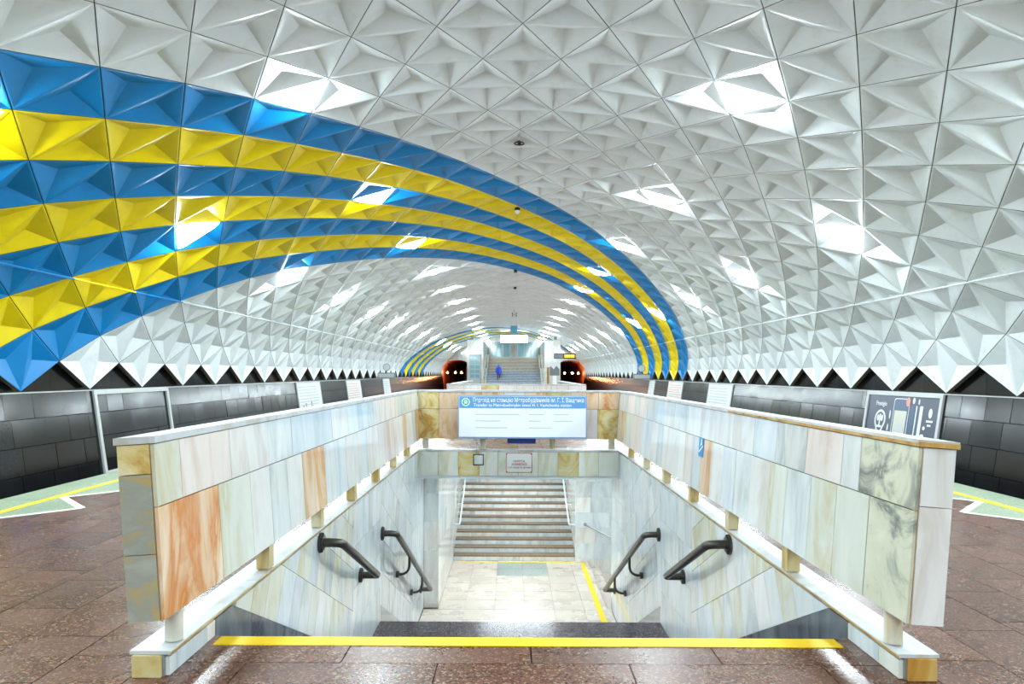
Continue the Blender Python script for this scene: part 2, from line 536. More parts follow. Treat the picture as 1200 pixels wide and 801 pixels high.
# ------------------------------------------------------------------ platform floor
EDGE = 6.9
W0 = 2.04                                    # inner face of the stairwell
YF, YB = 4.40, 13.85                         # first step edge, far side of the opening
YB2, YE2 = 22.0, 33.0                        # second stairwell
mb = MB()
T = -.025
for s in (-1, 1):
    x0, x1 = sorted((s * (W0 + .02), s * EDGE))
    mb.box(x0, x1, YBACK, 87, -.38, T)
mb.box(-W0 - .02, W0 + .02, YBACK, YF, -.38, T)
mb.box(-W0 - .02, W0 + .02, YB + .03, YB2, -.38, T)
mb.box(-W0 - .02, W0 + .02, YE2, 87, -.38, T)
floor = mb.build('floor', M['core'])
tag(floor, 'polished red granite platform floor with green edge strips', kind='structure')
for s in (-1, 1):
    mb = MB(); mb.box(s * (EDGE - .25), s * EDGE, YBACK, YEND, -1.2, -.38)
    tag(mb.build('wall_platform_left' if s < 0 else 'wall_platform_right', M['concrete']), 'concrete side of the platform below its edge', kind='structure')
    mb = MB(); mb.box(s * EDGE, s * 10.3, YBACK, YEND, -1.4, -1.2)
    tag(mb.build('floor_track_left' if s < 0 else 'floor_track_right', M['dark']), 'dark track bed between the platform and the wall', kind='structure')
    for xr in (7.6, 9.1):
        mb = MB(); mb.box(s * (xr - .035), s * (xr + .035), YBACK, YEND, -1.2, -1.04)
        tag(mb.build('rail', M['rail']), 'steel running rail on the %s track bed, the one nearer the %s' % ('empty-frame' if s < 0 else 'phone-poster', 'platform' if xr < 8 else 'wall'), 'rail', 'running rails')

restm = MB()
def slab(name, mat, x0, x1, y0, y1, near, g=.004, z0=T, z1=0.0):
    z1 = z1 - rng.uniform(0, .0012)
    if near: tile(name, mat, floor, x0 + g, x1 - g, y0 + g, y1 - g, z0, z1)
    else: restm.box(x0 + g, x1 - g, y0 + g, y1 - g, z0, z1, MATF.index(mat))
MATF = [M['red_granite'], M['green_stone']]
cnt = 0
for s in (-1, 1):
    cols = [W0 + .21 + k * (6.18 - W0 - .21) / 8 for k in range(9)]
    for ci, (a, b) in enumerate(zip(cols, cols[1:])):
        y = YBACK - rng.uniform(0, .6)
        while y < 75.5:
            y1 = y + .66
            near = 3.0 < y < 11.2 and (abs(a) * FPX / max(y1, .1) < 640)
            slab('floor_slab', M['red_granite'], *sorted((s * a, s * b)), max(y, YBACK), y1, near)
            y = y1
    y = YBACK
    while y < 95:
        y1 = y + 1.2
        slab('edge_slab', M['green_stone'], *sorted((s * 6.18, s * EDGE)), y, min(y1, 95.5), 6 < y < 13)
        y = y1
# slabs before the stairs and between / behind the two openings
y = YBACK
bands = []
yy = YF
while yy > YBACK:
    d = .40 if yy == YF else .29 if yy > 3.9 else .66
    bands.append((max(yy - d, YBACK), yy)); yy -= d
for k, (a, b) in enumerate(bands):
    x = -W0 - .21 + (-.55 if k % 2 else 0)
    while x < W0 + .21:
        x1 = x + 1.12
        slab('floor_slab', M['red_granite'], max(x, -W0 - .21), min(x1, W0 + .21), a, b, b > 2.4)
        x = x1
for ya, yb in ((YB + .22, YB2 - .22), (YE2, 75.5)):
    y = ya
    while y < yb - .05:
        y1 = min(y + .66, yb)
        for k in range(8):
            xa = -W0 - .21 + k * (2 * W0 + .42) / 8
            slab('floor_slab', M['red_granite'], xa, xa + (2 * W0 + .42) / 8, y, y1, False)
        y = y1
tag(restm.build('floor_slab_field', MATF, floor), kind='stuff')

# zigzag inlay and yellow line at both platform edges (thin inlays, slightly proud)
for s in (-1, 1):
    side = 'left' if s < 0 else 'right'
    mb = MB(); mb.box(s * 6.23, s * 6.335, YBACK, 95, 0, .004)
    mb.build('safety_line', M['yellow_line'], floor)
    tri = MB(); wl = MB()
    per = 1.46
    k = -15
    while 8.47 + k * per < 74:
        yt = 8.47 + k * per
        tip, v0, v1 = (5.47, yt), (6.18, yt - .73), (6.18, yt + .73)
        tri.prism([(s * 6.18, v0[1], 0), (s * 6.18, v1[1], 0), (s * tip[0], tip[1], 0)], (0, 0, .003))
        for (a, b) in ((v0, tip), (tip, v1)):
            d = Vector((b[0] - a[0], b[1] - a[1])); d.normalize(); nrm = Vector((-d.y, d.x)) * .045
            wl.prism([(s * (a[0] - nrm.x), a[1] - nrm.y, .003), (s * (b[0] - nrm.x), b[1] - nrm.y, .003),
                      (s * (b[0] + nrm.x), b[1] + nrm.y, .003), (s * (a[0] + nrm.x), a[1] + nrm.y, .003)], (0, 0, .002))
        k += 1
    tri.build('green_inlay', M['green_stone'], floor)
    wl.build('zigzag_line', M['white_line'], floor)
mb = MB(); mb.box(-1.99, 1.94, YF - .15, YF - .015, 0, .004)
mb.build('step_edge_line', M['yellow_line'], floor)

# ------------------------------------------------------------------ parapets round the stairwell
ZP0, ZP1 = .365, 1.355                       # parapet bottom and top
TH = .20
def row_tiles(parent, mats, joints, x0, x1, z0, z1, axis='y', name='marble_tile', g=.003):
    for k, (a, b) in enumerate(zip(joints, joints[1:])):
        m = mats[k] if k < len(mats) else rng.choice(mats[-1] if isinstance(mats[-1], list) else mats)
        if isinstance(m, list): m = rng.choice(m)
        dx = rng.uniform(0, .0025)
        if axis == 'y': tile(name, M[m], parent, x0 + dx, x1 - dx, a + g, b - g, z0 + g, z1 - g)
        else: tile(name, M[m], parent, a + g, b - g, x0 - dx, x1 + dx, z0 + g, z1 - g)

def joints(start, measured, end, lo, hi):
    j = [start] + [m for m in measured if start < m < end]
    while j[-1] < end - hi: j.append(j[-1] + rng.uniform(lo, hi))
    if end - j[-1] < lo * .5 and len(j) > 1: j[-1] = end
    else: j.append(end)
    return j

def side_parapet(s, label, y0, y1, measured):
    lean = math.atan2(.07, ZP1 - ZP0)
    p = thing('stair_parapet', label, 'parapet', (s * 1.985, 0, ZP0), (0, s * lean, 0))
    H = (ZP1 - ZP0) / math.cos(lean)
    X = lambda a, b: sorted((s * a, s * b))
    c0, c1 = X(.022, TH - .022)
    MB().box(c0, c1, y0 + .022, y1, .012, H - .04).build('core', M['core'], p)
    zsplit = .61
    if measured:
        far = ['mar_white', 'mar_white', 'mar_grey', 'mar_blue', 'mar_blue']
        if s < 0:
            ju = joints(y0, [3.94, 4.63, 5.35], y1, .5, .75); mu = ['mar_green', 'mar_pink', 'mar_white', 'mar_grey', far]
            jl = joints(y0, [4.41, 4.94, 5.34, 5.74, 6.16], y1, .34, .46); ml = ['mar_orange', 'mar_green', 'mar_white', 'mar_grey', 'mar_white', ['mar_white', 'mar_pink', 'mar_grey', 'mar_white', 'mar_blue', 'mar_white', 'mar_pink', 'mar_peach', 'mar_blue']]
        else:
            ju = joints(y0, [4.26, 4.49, 5.04, 5.61], y1, .5, .75); mu = ['mar_vein', 'mar_grey', 'mar_pink', 'mar_grey', far]
            jl = joints(y0, [4.12, 4.53, 4.92, 5.35, 5.70, 6.15], y1, .34, .46); ml = ['mar_vein', 'mar_green', 'mar_green', 'mar_grey', 'mar_green', 'mar_white', ['mar_white', 'mar_green', 'mar_grey', 'mar_white', 'mar_blue', 'mar_pink', 'mar_white', 'mar_peach']]
    else:
        ju = joints(y0, [], y1, .6, 1.0); jl = joints(y0, [], y1, .5, .9)
        mu = ml = [['mar_white', 'mar_pink', 'mar_grey', 'mar_yellow']]
    a, b = X(0, .022)
    row_tiles(p, mu, ju, a, b, zsplit, H - .04)
    row_tiles(p, ml, jl, a, b, .0, zsplit)
    a, b = X(TH - .022, TH)
    jo = joints(y0 + .022, [], y1, .7, 1.0)
    row_tiles(p, [['mar_yellow', 'mar_white', 'mar_grey', 'mar_green']], jo, a, b, 0, zsplit)
    row_tiles(p, [['mar_yellow', 'mar_white', 'mar_grey', 'mar_green']], jo, a, b, zsplit, H - .04)
    # end face
    if measured:
        xs = X(.026, TH - .002)
        if s < 0:
            for (za, zb, m) in ((0, .36, 'mar_slate'), (.36, .79, 'mar_slate'), (.79, H - .04, 'mar_yellow')):
                tile('end_tile', M[m], p, xs[0], xs[1], y0 - .004, y0 + .022, za + .002, zb - .002)
        else:
            for (za, zb, m) in ((0, .635, 'mar_white'), (.635, H - .04, 'mar_white')):
                tile('end_tile', M[m], p, xs[0], xs[1], y0 - .004, y0 + .022, za + .002, zb - .002)
        xs = X(.004, .024)
        tile('corner_strip', M['rust'], p, xs[0], xs[1], y0 + .004, y0 + .02, .0, H - .04)
    else:
        xs = X(0, TH)
    xs = X(-.012, TH + .012)
    yc = y0 - .012
    while yc < y1:
        ye = min(yc + 1.9, y1)
        tile('coping', M['coping'], p, xs[0], xs[1], yc + .002, ye - .002, H - .038, H)
        yc = ye
    if s > 0 and measured:
        xs = X(-.015, -.012)
        tile('rust_edge', M['rust'], p, xs[0], xs[1], y0, y0 + 3.2, H - .037, H - .018)
        tile('rust_edge', M['rust'], p, *X(-.012, TH + .012), y0 - .015, y0 - .012, H - .037, H - .012)
    # posts standing on the kerb
    n = 0
    yp = y0 + .30
    while yp < y1 - .2:
        # posts stay upright: undo the lean in their own rotation
        xp = s * .10
        if n == 0:
            q = MB().cyl((0, 0, -.205), (0, 0, .012), .05, 20).build('post', M['post'], p, (xp, yp, 0), (0, -s * lean, 0), smooth=True)
        else:
            q = MB().box(-.05, .05, -.055, .055, -.205, .012).build('post', M['post_stained'], p, (xp, yp, 0), (0, -s * lean, 0))
        yp += 1.455; n += 1
    return p

Y0P = 3.66
side_parapet(-1, 'marble-clad stair parapet with orange and yellow end slabs beside the empty poster frame', Y0P, YB - .03, True)
side_parapet(1, 'marble-clad stair parapet with dark veined end slab and blue sticker', Y0P, YB - .03, True)

def cross_parapet(yf, label, measured, xh=2.05 + .2):
    p = thing('stair_parapet', label, 'parapet', (0, yf, ZP0))
    H = ZP1 - ZP0
    xe = 2.05 if measured else xh
    MB().box(-xe, xe, .022, TH - .022, .012, H - .04).build('core', M['core'], p)
    zs = .61
    if measured:
        ju = [-xe, -1.62, -1.15, -.75, -.3, .12, .55, 1.0, 1.38, 1.62, xe]
        mu = ['mar_yellow', 'mar_peach', 'mar_peach', 'mar_peach', 'mar_pink', 'mar_peach', 'mar_yellow', 'mar_peach', 'mar_peach', 'mar_orange']
        jl = [-xe, -1.62, -1.22, -.8, -.4, 0, .4, .8, 1.2, 1.6, xe]
        ml = ['mar_yellow', 'mar_peach', 'mar_pink', 'mar_green', 'mar_pink', 'mar_green', 'mar_pink', 'mar_green', 'mar_pink', 'mar_yellow']
    else:
        ju = jl = [-xe + k * 2 * xe / 8 for k in range(9)]
        mu = ml = [['mar_pink', 'mar_white', 'mar_white', 'mar_pink', 'mar_yellow']]
    row_tiles(p, mu, ju, 0, .022, zs, H - .04, 'x')
    row_tiles(p, ml, jl, 0, .022, 0, zs, 'x')
    for k in range(6):
        a = -xe + k * 2 * xe / 6
        tile('marble_tile', M['mar_white'], p, a + .002, a + 2 * xe / 6 - .002, TH - .022, TH, 0, H - .04)
        tile('coping', M['coping'], p, a + .002, a + 2 * xe / 6 - .002, -.012, TH + .012, H - .038, H)
    for x in (-1.9, -.73, .69, 1.9):
        MB().box(-.055, .055, -.055, .055, -.205, .012).build('post', M['post'], p, (x, .1, 0))
    return p
cross_parapet(YB, 'marble parapet behind the white and blue direction sign', True)
cross_parapet(YB2, 'pale marble end parapet of the further stairwell', False)
side_parapet(-1, 'left side parapet of the further stairwell', YB2 + .23, YE2, False)
side_parapet(1, 'right side parapet of the further stairwell', YB2 + .23, YE2, False)

# kerbs under the parapets
def kerb(s, y0, y1, label, measured):
    k = thing('stair_kerb', label, 'kerb', (0, 0, 0))
    x0, x1 = sorted((s * (W0 + .027), s * (W0 + .205)))
    MB().box(x0, x1, y0 + .01, y1, 0.0, .123).build('body', M['kerb_grey'], k)
    xa, xb = sorted((s * (W0 - .012), s * (W0 + .215)))
    y = y0
    while y < y1 - .01:
        ye = min(y + 1.3, y1)
        tile('top_slab', M['coping'], k, xa, xb, y + .002, ye - .002, .125, .145)
        y = ye
    xr = sorted((s * (W0 - .014), s * (W0 - .012)))
    tile('rust_edge', M['rust'], k, xr[0], xr[1], y0, y1, .125, .136)
    if measured:
        tile('yellow_end', M['rust'] if s > 0 else M['mar_yellow'], k, x0 + .01, x1 - .01, y0 - .012, y0 + .008, .002, .122)
    return k
kerb(-1, 3.80, YB, 'low stone kerb with yellow end under the orange-ended parapet', True)
kerb(1, 3.80, YB, 'low stone kerb with rusty end under the dark veined parapet', True)
kerb(-1, YB2 + .22, YE2, 'left kerb of the further stairwell', False)
kerb(1, YB2 + .22, YE2, 'right kerb of the further stairwell', False)
k = thing('stair_kerb', 'cross kerb under the parapet with the direction sign', 'kerb')
MB().box(-W0 - .2, W0 + .2, YB + .035, YB + .205, -.0, .105).build('body', M['mar_grey'], k)
for i in range(4):
    a = -W0 - .2 + i * (W0 + .2) / 2
    tile('top_slab', M['coping'], k, a + .002, a + (W0 + .2) / 2 - .002, YB + .002, YB + .215, .107, .145)
k = thing('stair_kerb', 'cross kerb of the further stairwell', 'kerb')
MB().box(-W0 - .2, W0 + .2, YB2 + .005, YB2 + .205, 0, .145).build('body', M['mar_grey'], k)

# edge beam cladding below the cross kerb
beam = MB().box(-W0, W0, YB + .022, YB + .03, -.383, .105).build('wall_beam', M['core'])
tag(beam, 'edge beam clad in greenish marble slabs over the underpass', kind='structure')
jb = [-W0, -1.63, -1.22, -.8, -.42, 0, .4, .8, 1.22, 1.63, W0]
mbm = ['mar_green', 'mar_green', 'mar_yellow', 'mar_green', 'mar_green', 'mar_green', 'mar_green', 'mar_yellow', 'mar_green', 'mar_green']
row_tiles(beam, mbm, jb, YB, YB + .022, -.385, .106, 'x')

# ------------------------------------------------------------------ stairwell walls with slanted marble rows
ZL, YL0, YL1 = -1.92, 8.24, 9.95             # landing
ZU, YU = -3.405, 12.92                       # underpass floor level, foot of flight two
YWE = 14.85                                  # end of the stairwell walls
def clip(poly, a, b, c):
    """keep points with a*x+b*y>=c"""
    out = []
    for i in range(len(poly)):
        p, q = poly[i], poly[(i + 1) % len(poly)]
        dp, dq = a * p[0] + b * p[1] - c, a * q[0] + b * q[1] - c
        if dp >= 0: out.append(p)
        if dp * dq < 0:
            t = dp / (dp - dq); out.append((p[0] + (q[0] - p[0]) * t, p[1] + (q[1] - p[1]) * t))
    return out

def area(poly):
    return abs(sum(p[0] * q[1] - q[0] * p[1] for p, q in zip(poly, poly[1:] + poly[:1]))) / 2

SEC = [(3.82, YF, 0, 0), (YF, YL0, 0, -.5), (YL0, YL1, ZL, 0), (YL1, YU, ZL, -.5), (YU, YWE, ZU, 0)]   # y0, y1, floor height at y0, slope
for s in (-1, 1):
    side = 'left' if s < 0 else 'right'
    mb = MB(); x0, x1 = sorted((s * (W0 + .025), s * (W0 + .3)))
    mb.box(x0, x1, 3.85, YWE, ZU - .1, -.38 if False else -.03)
    wall = mb.build('wall_stair_' + side, M['core'])
    tag(wall, 'marble wall of the stairwell on the %s side with slanted slab rows' % side, kind='structure')
    zt = .104
    for si, (a, b, zf, sl) in enumerate(SEC):
        fl = lambda y: zf + sl * (y - a)
        skirt = .24 if si in (1, 3) else .0
        ang = math.atan(sl); ca, sa = math.cos(ang), math.sin(ang)
        rowh = .50 * (ca if sl else 1.0)
        # rows measured from the floor line upwards
        v = skirt * ca if sl else 0
        first = True
        if skirt:
            y = a
            while y < b - .01:
                y1 = min(y + .62, b)
                poly = [(y, fl(y)), (y1, fl(y1)), (y1, fl(y1) + skirt), (y, fl(y) + skirt)]
                poly = clip(clip(poly, 1, 0, a), -1, 0, -b); poly = clip(poly, 0, -1, -zt)
                if len(poly) > 2 and area(poly) > .004:
                    MB().prism([(s * W0, q[0], q[1]) for q in poly], (s * .025, 0, 0)).build('skirting_slab', M['mar_dark'], wall)
                y = y1
        while v < 4.6:
            u = -3.0 - rng.uniform(0, .3)
            while u < 9:
                wdt = rng.choice([.27, .3, .33, .38])
                g = .0025
                loc = [(u + g, v + g), (u + wdt - g, v + g), (u + wdt - g, v + rowh - g), (u + g, v + rowh - g)]
                poly = [(a + q[0] * ca - q[1] * sa, zf + q[0] * sa + q[1] * ca) for q in loc]
                poly = clip(poly, 1, 0, a + .001); poly = clip(poly, -1, 0, -b + .001)
                poly = clip(poly, 0, -1, -zt)
                poly = clip(poly, -sl, 1, zf - sl * a + skirt + .002)
                if len(poly) > 2 and area(poly) > .003:
                    if b <= YL0: mats = ['mar_grey', 'mar_green', 'mar_grey', 'mar_green', 'mar_green', 'mar_blue', 'mar_white']
                    else: mats = ['mar_blue', 'mar_grey', 'mar_blue', 'mar_blue', 'mar_grey']
                    c = Vector((s * W0, sum(q[0] for q in poly) / len(poly), sum(q[1] for q in poly) / len(poly)))
                    mb = MB(); mb.prism([Vector((s * W0, q[0], q[1])) - c for q in poly], (s * .025, 0, 0))
                    mb.build('marble_tile', M[rng.choice(mats)], wall, c)
                u += wdt
            v += rowh

# flights and landing
st = thing('staircase', 'granite stairs going down from the yellow edge line to the underpass', 'staircase')
def flight(y0, z0, n, rise, going):
    for k in range(n - 1):
        za = z0 - rise * (k + 1)
        for xa, xb in ((-W0 + .002, 0), (0, W0 - .002)):
            tile('step', M['dark_granite'], st, xa + .001, xb - .001, y0 + going * k + .003, y0 + going * (k + 1), za - rise - .02, za)
flight(YF, 0, 12, .16, .32)
flight(YL1, ZL, 9, .165, .33)
for ya, yb in ((YL0 - .32, 8.85), (8.85, 9.55), (9.55, YL1)):
    off = 0 if ya > 9.3 else .5
    xs_ = [-W0 + .002, -1.0 + off, .05 + off, 1.0 + off if off else W0 - .002] + ([W0 - .002] if off else [])
    for xa, xb in zip(xs_, xs_[1:]):
        tile('landing_slab', M['dark_granite'], st, xa + .002, xb - .002, ya + .002, yb - .002, ZL - .19, ZL)
MB().box(-W0 + .003, W0 - .003, YL1 - .04, YL1 - .003, ZL - 1.3, ZL - .2).build('support', M['concrete'], st)

# ------------------------------------------------------------------ underpass
XL, XR = -1.72, 1.60                         # sides of the further stairs
YFS = 18.6                                   # foot of the further stairs
def struct(name, mb, mat, label):
    return tag(mb.build(name, mat), label, kind='structure')
uf = struct('floor_underpass', MB().box(-2.04, 1.95, YU - 3.2, YFS, ZU - .3, ZU - .02).box(1.95, 6.2, YWE, YFS, ZU - 1.4, ZU - 1.2), M['core'], 'pale stone floor of the underpass')
y = YU - .02
restm = MB()
while y < YFS - .02:
    y1 = min(y + .62, YFS)
    xs_ = [XL, -1.15, -.5, .15, .8, 1.45, 1.95] if y > YWE - .4 else [-W0 + .01, -1.15, -.5, .15, .8, 1.45, W0 - .01]
    for a, b in zip(xs_, xs_[1:]):
        grey = 17.2 < (y + y1) / 2 < 18.3 and -.6 < (a + b) / 2 < .8
        tile('floor_slab', M['grey_stone'] if grey else M['pink_tile'], uf, a + .003, b - .003, y + .003, y1 - .003, ZU - .02, ZU)
    y = y1
MB().box(1.72, 1.84, YWE - .9, YFS - .15, ZU, ZU + .004).build('edge_line', M['yellow_line'], uf)
MB().box(XL + .1, XR, YFS - .17, YFS - .09, ZU, ZU + .004).build('edge_line', M['yellow_line'], uf)
# steps going down to the side passage
sp = thing('staircase', 'pale steps descending sideways from the underpass along the yellow line', 'staircase')
for k in range(7):
    tile('step', M['pink_tile'], sp, 1.952 + .3 * k, 1.952 + .3 * (k + 1), YWE + .003, YFS - .003, ZU - .15 * (k + 2), ZU - .15 * (k + 1) + (0 if k else 0))
struct('wall_underpass_left', MB().box(-2.34, XL - .025, YWE + .025, 29, ZU - .1, -.385), M['core'], 'white marble side wall of the underpass')
struct('wall_underpass_right', MB().box(XR + .025, 6.2, YFS + .025, YFS + .3, ZU - 1.4, -.385).box(XR + .025, XR + .3, YFS + .3, 29, ZU - .1, -.385).box(6.2, 6.4, YWE, YFS + .3, ZU - 1.4, -.385), M['core'], 'white tiled wall of the side passage')
struct('wall_underpass_front', MB().box(W0 + .3, 6.2, YWE - .2, YWE, ZU - 1.4, -.385), M['core'], 'wall closing the side passage towards the stairwell')
struct('wall_underpass_end', MB().box(-2.3, 2.3, 29.0, 29.3, ZU - .3, -.385), M['core'], 'wall behind the further stairs')
struct('ceiling_underpass', MB().box(-2.34, 6.2, YB + .032, YB2, -.45, -.385), M['white_rail'], 'white ceiling of the underpass')
wl = bpy.data.objects['wall_underpass_left']; wr = bpy.data.objects['wall_underpass_right']
def clad(parent, mats, fixed, thick, a0, a1, z0, z1, aw, zh, axis):
    z = z0
    while z < z1 - .02:
        ze = min(z + zh, z1)
        a = a0
        while a < a1 - .02:
            ae = min(a + aw * rng.uniform(.8, 1.2), a1)
            if a1 - ae < aw * .3: ae = a1
            if axis == 'x': tile('marble_tile', M[rng.choice(mats)], parent, fixed, fixed + thick, a + .002, ae - .002, z + .002, ze - .002)
            else: tile('marble_tile', M[rng.choice(mats)], parent, a + .002, ae - .002, fixed, fixed + thick, z + .002, ze - .002)
            a = ae
        z = ze
WM = ['mar_white', 'mar_white', 'mar_blue', 'mar_white', 'mar_grey']
clad(wl, WM, XL - .025, .025, YWE, 24, ZU, -.385, .6, .62, 'x')
clad(wl, WM, YWE, .025, -W0 + .002, XL, ZU, -.385, .4, .62, 'y')
clad(wr, WM, YFS, .025, XR, 5.4, ZU - 1.2, -.385, .5, .42, 'y')
clad(wr, WM, XR, .025, YFS + .03, 24, ZU, -.385, .6, .62, 'x')
# further stairs going up
fs = thing('staircase', 'further stairs rising out of the underpass with white and beige steps', 'staircase')
for k in range(24):
    y0 = YFS + .335 * k; z1 = ZU + .14 * (k + 1)
    tile('tread', M['tread'], fs, XL + .003, XR - .003, y0 + (.0 if k else 0), y0 + .335 + .02, z1 - .03, z1)
    if k < 14:
        x = XL + .003
        while x < XR - .01:
            xe = min(x + rng.uniform(.4, .75), XR - .003)
            if XR - xe < .2: xe = XR - .003
            tile('riser_tile', M[rng.choice(['mar_blue', 'mar_white', 'mar_blue', 'mar_grey'])], fs, x + .001, xe - .001, y0 + .008, y0 + .03, z1 - .14, z1 - .031)
            x = xe
    else:
        tile('riser', M['mar_white'], fs, XL + .003, XR - .003, y0 + .008, y0 + .03, z1 - .14, z1 - .031)
for s, xw, lb in ((1, XL, 'white handrail on the left of the further underpass stairs'), (-1, XR, 'white handrail on the right of the further underpass stairs')):
    h = thing('handrail', lb, 'handrail', (xw, YFS, ZU))
    path = [(0, .05, .98), (s * .13, .05, .98), (s * .16, .08, .98), (s * .16, .25, 1.0)] + [(s * .16, .25 + .335 * k, 1.0 + .14 * k) for k in (4, 8, 12, 16)]
    MB().tube(path, .024, 10).build('rail', M['white_rail'], h, smooth=True)
    for k in (3, 9, 15):
        MB().tube([(s * .16, .25 + .335 * k, 1.0 + .14 * k - .03), (s * .15, .25 + .335 * k, .9 + .14 * k), (0, .25 + .335 * k, .88 + .14 * k)], .012, 8).build('bracket', M['white_rail'], h, smooth=True)
h = thing('handrail', 'thin handrail sloping down on the white wall of the side passage', 'handrail', (1.87, YFS, ZU))
MB().tube([(0, 0, 1.0), (0, -.09, 1.0), (.06, -.1, .98), (1.7, -.1, .16)], .018, 8).build('rail', M['metal'], h, smooth=True)
MB().cyl((0, 0, 1.0), (0, -.015, 1.0), .045, 12).build('flange', M['metal'], h)
for (x, y, lx, lb) in ((0, 14.5, 1.5, 'unseen fill lamp added on the underpass ceiling just behind the marble edge beam'), (0, 16.8, 1.5, 'ceiling lamp of the underpass before the further stairs'), (3.9, 16.7, 1.5, 'ceiling lamp of the side passage'), (0, 20.0, 1.5, 'ceiling lamp over the further underpass stairs')):  # first lamp is an added hidden fill that brightens the near passage wall
    t = thing('ceiling_lamp', lb, 'lamp', (x, y, -.45))
    MB().box(-lx / 2, lx / 2, -.16, .16, -.03, 0).build('housing', M['white_rail'], t)
    MB().box(-lx / 2 + .02, lx / 2 - .02, -.14, .14, -.055, -.031).build('diffuser', M['passage_lamp'], t)

# ------------------------------------------------------------------ dark handrails of the main stairs
def bend(p0, p1, p2, r=.09, n=5):
    """rounded corner at p1"""
    p0, p1, p2 = Vector(p0), Vector(p1), Vector(p2)
    a = p1 + (p0 - p1).normalized() * r; b = p1 + (p2 - p1).normalized() * r
    return [((1 - t) ** 2) * a + 2 * (1 - t) * t * p1 + t * t * b for t in [k / n for k in range(n + 1)]]
def flange(parent, x, y, z, s, r):
    f = MB().cyl((x, y, z), (x - s * .022, y, z), r, 20).build('flange', M['rail'], parent, smooth=True)
    MB().cyl((x - s * .022, y, z), (x - s * .04, y, z), r * .78, 20).build('flange_ring', M['rail'], f, smooth=True)
    for k in range(6):
        a = k * math.pi / 3 + .3
        MB().cyl((x - s * .02, y + math.cos(a) * r * .86, z + math.sin(a) * r * .86), (x - s * .034, y + math.cos(a) * r * .86, z + math.sin(a) * r * .86), .009, 6).build('bolt', M['rail'], f)
for s in (-1, 1):
    sd = 'orange-ended' if s < 0 else 'dark veined'
    xw = s * W0; xr = s * (W0 - .22)
    h = thing('handrail', 'short dark steel wall handrail beside the upper flight, below the %s parapet' % sd, 'handrail', (0, 0, 0))
    A, B, C, D = (xw, 6.80, .005), (xr, 6.80, .005), (xr, 8.60, -.85), (xw, 8.60, -.85)
    path = [A] + bend(A, B, C, .1) + bend(B, C, D, .03, 3) + [D]
    MB().tube(path, .044, 14).build('rail', M['rail'], h, smooth=True)
    flange(h, *A, s, .1); flange(h, *D, s, .09)
    h = thing('handrail', 'long dark steel wall handrail beside the lower flight, below the %s parapet' % sd, 'handrail', (0, 0, 0))
    A, B, C, D = (xw, 10.03, -.66), (xr, 10.03, -.66), (xr, 14.3, -2.83), (xw, 14.3, -2.83)
    path = [A] + bend(A, B, C, .12) + bend(B, C, D, .03, 3) + [D]
    MB().tube(path, .044, 14).build('rail', M['rail'], h, smooth=True)
    flange(h, *A, s, .1); flange(h, *D, s, .08)
    for yb in (11.3, 12.9):
        zr = -.66 - .508 * (yb - 10.03)
        pth = [(xr, yb, zr - .03)] + bend((xr, yb, zr), (xr, yb, zr - .33), (xw, yb, zr - .33), .17, 7) + [(xw, yb, zr - .33)]
        b = MB().tube(pth, .022, 10).build('bracket', M['rail'], h, smooth=True)
        MB().cyl((xw, yb, zr - .33), (xw - s * .05, yb, zr - .33), .055, 14).build('bracket_foot', M['rail'], b, smooth=True)

# ------------------------------------------------------------------ signs near the stairwell
def text(name, body, mat, parent, width, loc, rot, cap=None, align='LEFT'):
    cu = bpy.data.curves.new(name, 'FONT'); cu.body = body; cu.size = 1; cu.extrude = .002; cu.align_x = align
    tmp = bpy.data.objects.new(name, cu); COL.objects.link(tmp)
    bpy.context.view_layer.update()
    dg = bpy.context.evaluated_depsgraph_get()
    me = bpy.data.meshes.new_from_object(tmp.evaluated_get(dg)); me.name = name
    bpy.data.objects.remove(tmp)
    xs = [v.co.x for v in me.vertices]; ys = [v.co.y for v in me.vertices]
    sx = width / (max(xs) - min(xs)); sy = sx if cap is None else cap / (max(ys) - min(ys))
    for v in me.vertices:
        v.co = ((v.co.x - min(xs)) * sx, v.co.y * sy, v.co.z)
    me.materials.clear(); me.materials.append(mat)
    return tag(link(name, me, parent, loc, rot), kind='stuff')
FR = (math.pi / 2, 0, 0)

YS = YB - .30
def at(x, y, Y):     # point on a plane at depth Y for a picture position (used to read sizes off the photo)
    return (x - 600.6) * Y / FPX + EYE[0], 1.70 - (y - 437.1) * Y / FPX
x0, z1 = at(537, 463, YS); x1, z0 = at(688, 513.5, YS)
sg = thing('direction_sign', 'white and blue transfer sign with cyrillic heading, hung on the cross parapet', 'sign', (0, YS, 0))
MB().box(x0, x1, 0, .13, z0, z1).build('case', M['sign_edge'], sg)
MB().box(x0 + .02, x1 - .02, -.006, .0, z0 + .03, z1 - .02).build('face', M['sign_white'], sg)
zb0 = z1 - .02 - .235
MB().box(x0 + .025, x1 - .025, -.009, -.006, zb0, z1 - .025).build('header', M['sign_blue'], sg)
xt, zt_ = at(554.5, 471, YS)
text('title', 'Перехід на станцію Метробудівників ім. Г. І. Ващенка', M['letter'], sg, 2.2, (xt, -.0095, z1 - .133), FR, .115)
text('subtitle', 'Transfer to Metrobudivnykiv imeni H. I. Vashchenka station', M['letter'], sg, 1.94, (xt + .01, -.0095, z1 - .222), FR, .08)
xi, zi = at(546, 471, YS)
ic = MB().cyl((xi, -.009, zi), (xi, -.013, zi), .08, 28).build('emblem', M['letter'], sg)
MB().cyl((xi, -.013, zi), (xi, -.015, zi), .066, 28).build('emblem_disc', M['sign_green'], ic)
MB().box(xi - .026, xi + .026, -.018, -.015, zi - .03, zi + .04).build('emblem_train', M['letter'], ic)
